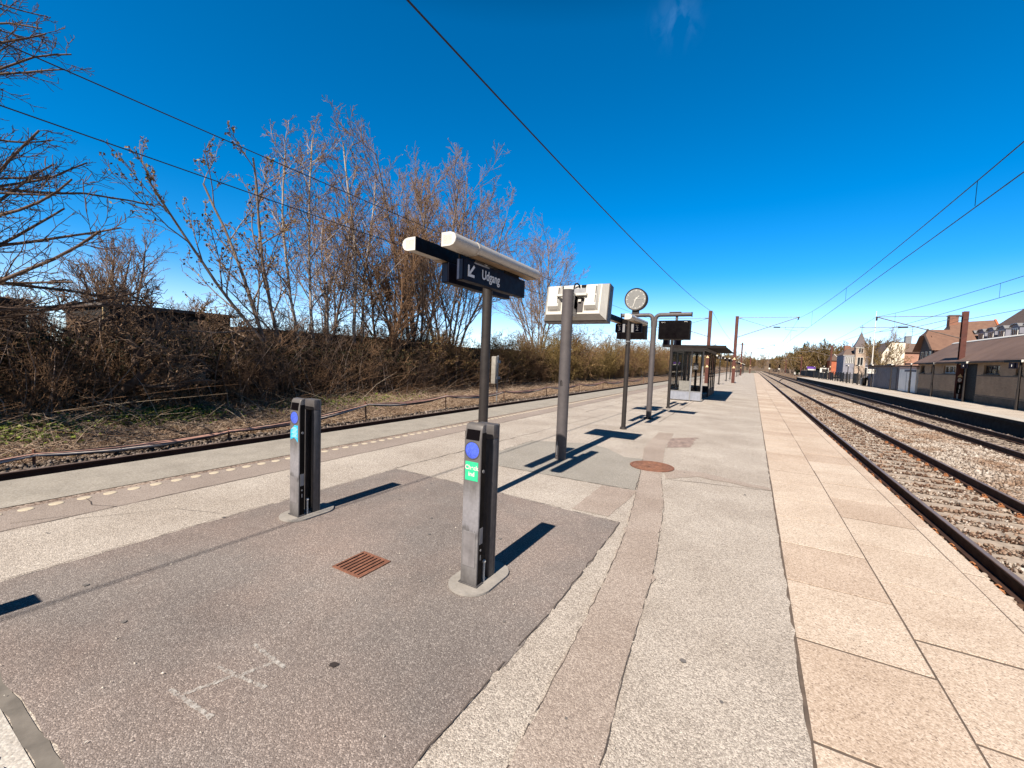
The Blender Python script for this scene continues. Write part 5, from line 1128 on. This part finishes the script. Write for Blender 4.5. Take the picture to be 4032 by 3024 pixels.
for y in np.arange(158, 400, 8.5):
    for dx in (0, 5.5):
        putf(int(rv.choice([0,0,1,1,2])), 14.5+dx+rv.uniform(-1.5,1.5), y+rv.uniform(-3,3), float(rv.uniform(.7,1.0)))
for i in range(26): putf(int(rv.choice([0,1,2])), float(rv.uniform(-75, 16)), float(rv.uniform(400, 470)), float(rv.uniform(1.0,1.5)))
for i in range(16): putf(int(rv.choice([0,1,2])), float(rv.uniform(22, 48)), float(rv.uniform(165, 260)), float(rv.uniform(.85,1.15)))
for y in np.arange(175, 400, 14): putf(int(rv.choice([0,1,2])), -15.5+rv.uniform(-2,2), float(y), float(rv.uniform(.6,.95)))
rc = np.random.default_rng(8)
def conifer(seed, H):
    rng = np.random.default_rng(seed); n = 5200; u = rng.uniform(0,1,n)**.7; z = H*(1-u*.92); a = rng.uniform(0,6.283,n); lay = .75+.25*np.sin(z*7); r = H*.26*u*np.sqrt(rng.uniform(.15,1,n))*lay
    return np_mesh('trunk', *tubes_np([(np.array([(0,0,0),(0,0,H*.5),(0,0,H)]), np.array([.22,.12,.02]))], 7)), np_mesh('crown', *quads_np(np.stack([r*np.cos(a), r*np.sin(a), z-r*.25], 1), .22, rng)), None
for x, y, H, lab in ((14.6, 172, 10.8, 'tall pointed conifer rising above the wood'), (19.5, 168, 9.8, 'broad dark conifer in the wood left of the red house'), (17.0, 176, 9.6, 'dark conifer between the pointed one and the broad one')):
    tree('conifer', lab, 'tree', (x, y, 0), conifer(int(H*10), H), B_DARK, L_CONIF, None, 0, 'conifers in the wood')
tree('budding_tree', 'yellow green budding tree in front of the cream house by the flagpole', 'tree', (17.8, 88, 0), tree_meshes(81, stems(rc, 5, .38, 6.6, .12), P_FAN, 5200, .05), B_GREY, B_OLIVE, L_OLIVE)
tree('budding_tree', 'brown budding tree beside the turret of the villa', 'tree', (20.9, 106, 0), tree_meshes(82, stems(rc, 5, .3, 6.8, .12), P_FAN, 1200, .05), B_GREY, B_BROWN, L_BUD)
tree('bare_tree', 'pale bare tree top showing over the cream house roof', 'tree', (23, 112, 0), tree_meshes(83, stems(rc, 5, .3, 9.0, .12), P_FAN), B_GREY, B_TWIG)
# low wooded ridge on the horizon
hx = np.arange(-700, 900, 16.); hr = np.random.default_rng(4)
grid_sheet('hill', hx, np.array([520., 560, 620, 700]), lambda X, Y: np.interp(Y, [520,560,620,700], [-.9, 8, 15, 12])*(.8+.3*np.sin(X*.011)+.12*np.sin(X*.05)) + hr.normal(0, .8, X.shape), mat('wooded_hill', (.13,.085,.05), .95, var=.5, scale=.06))
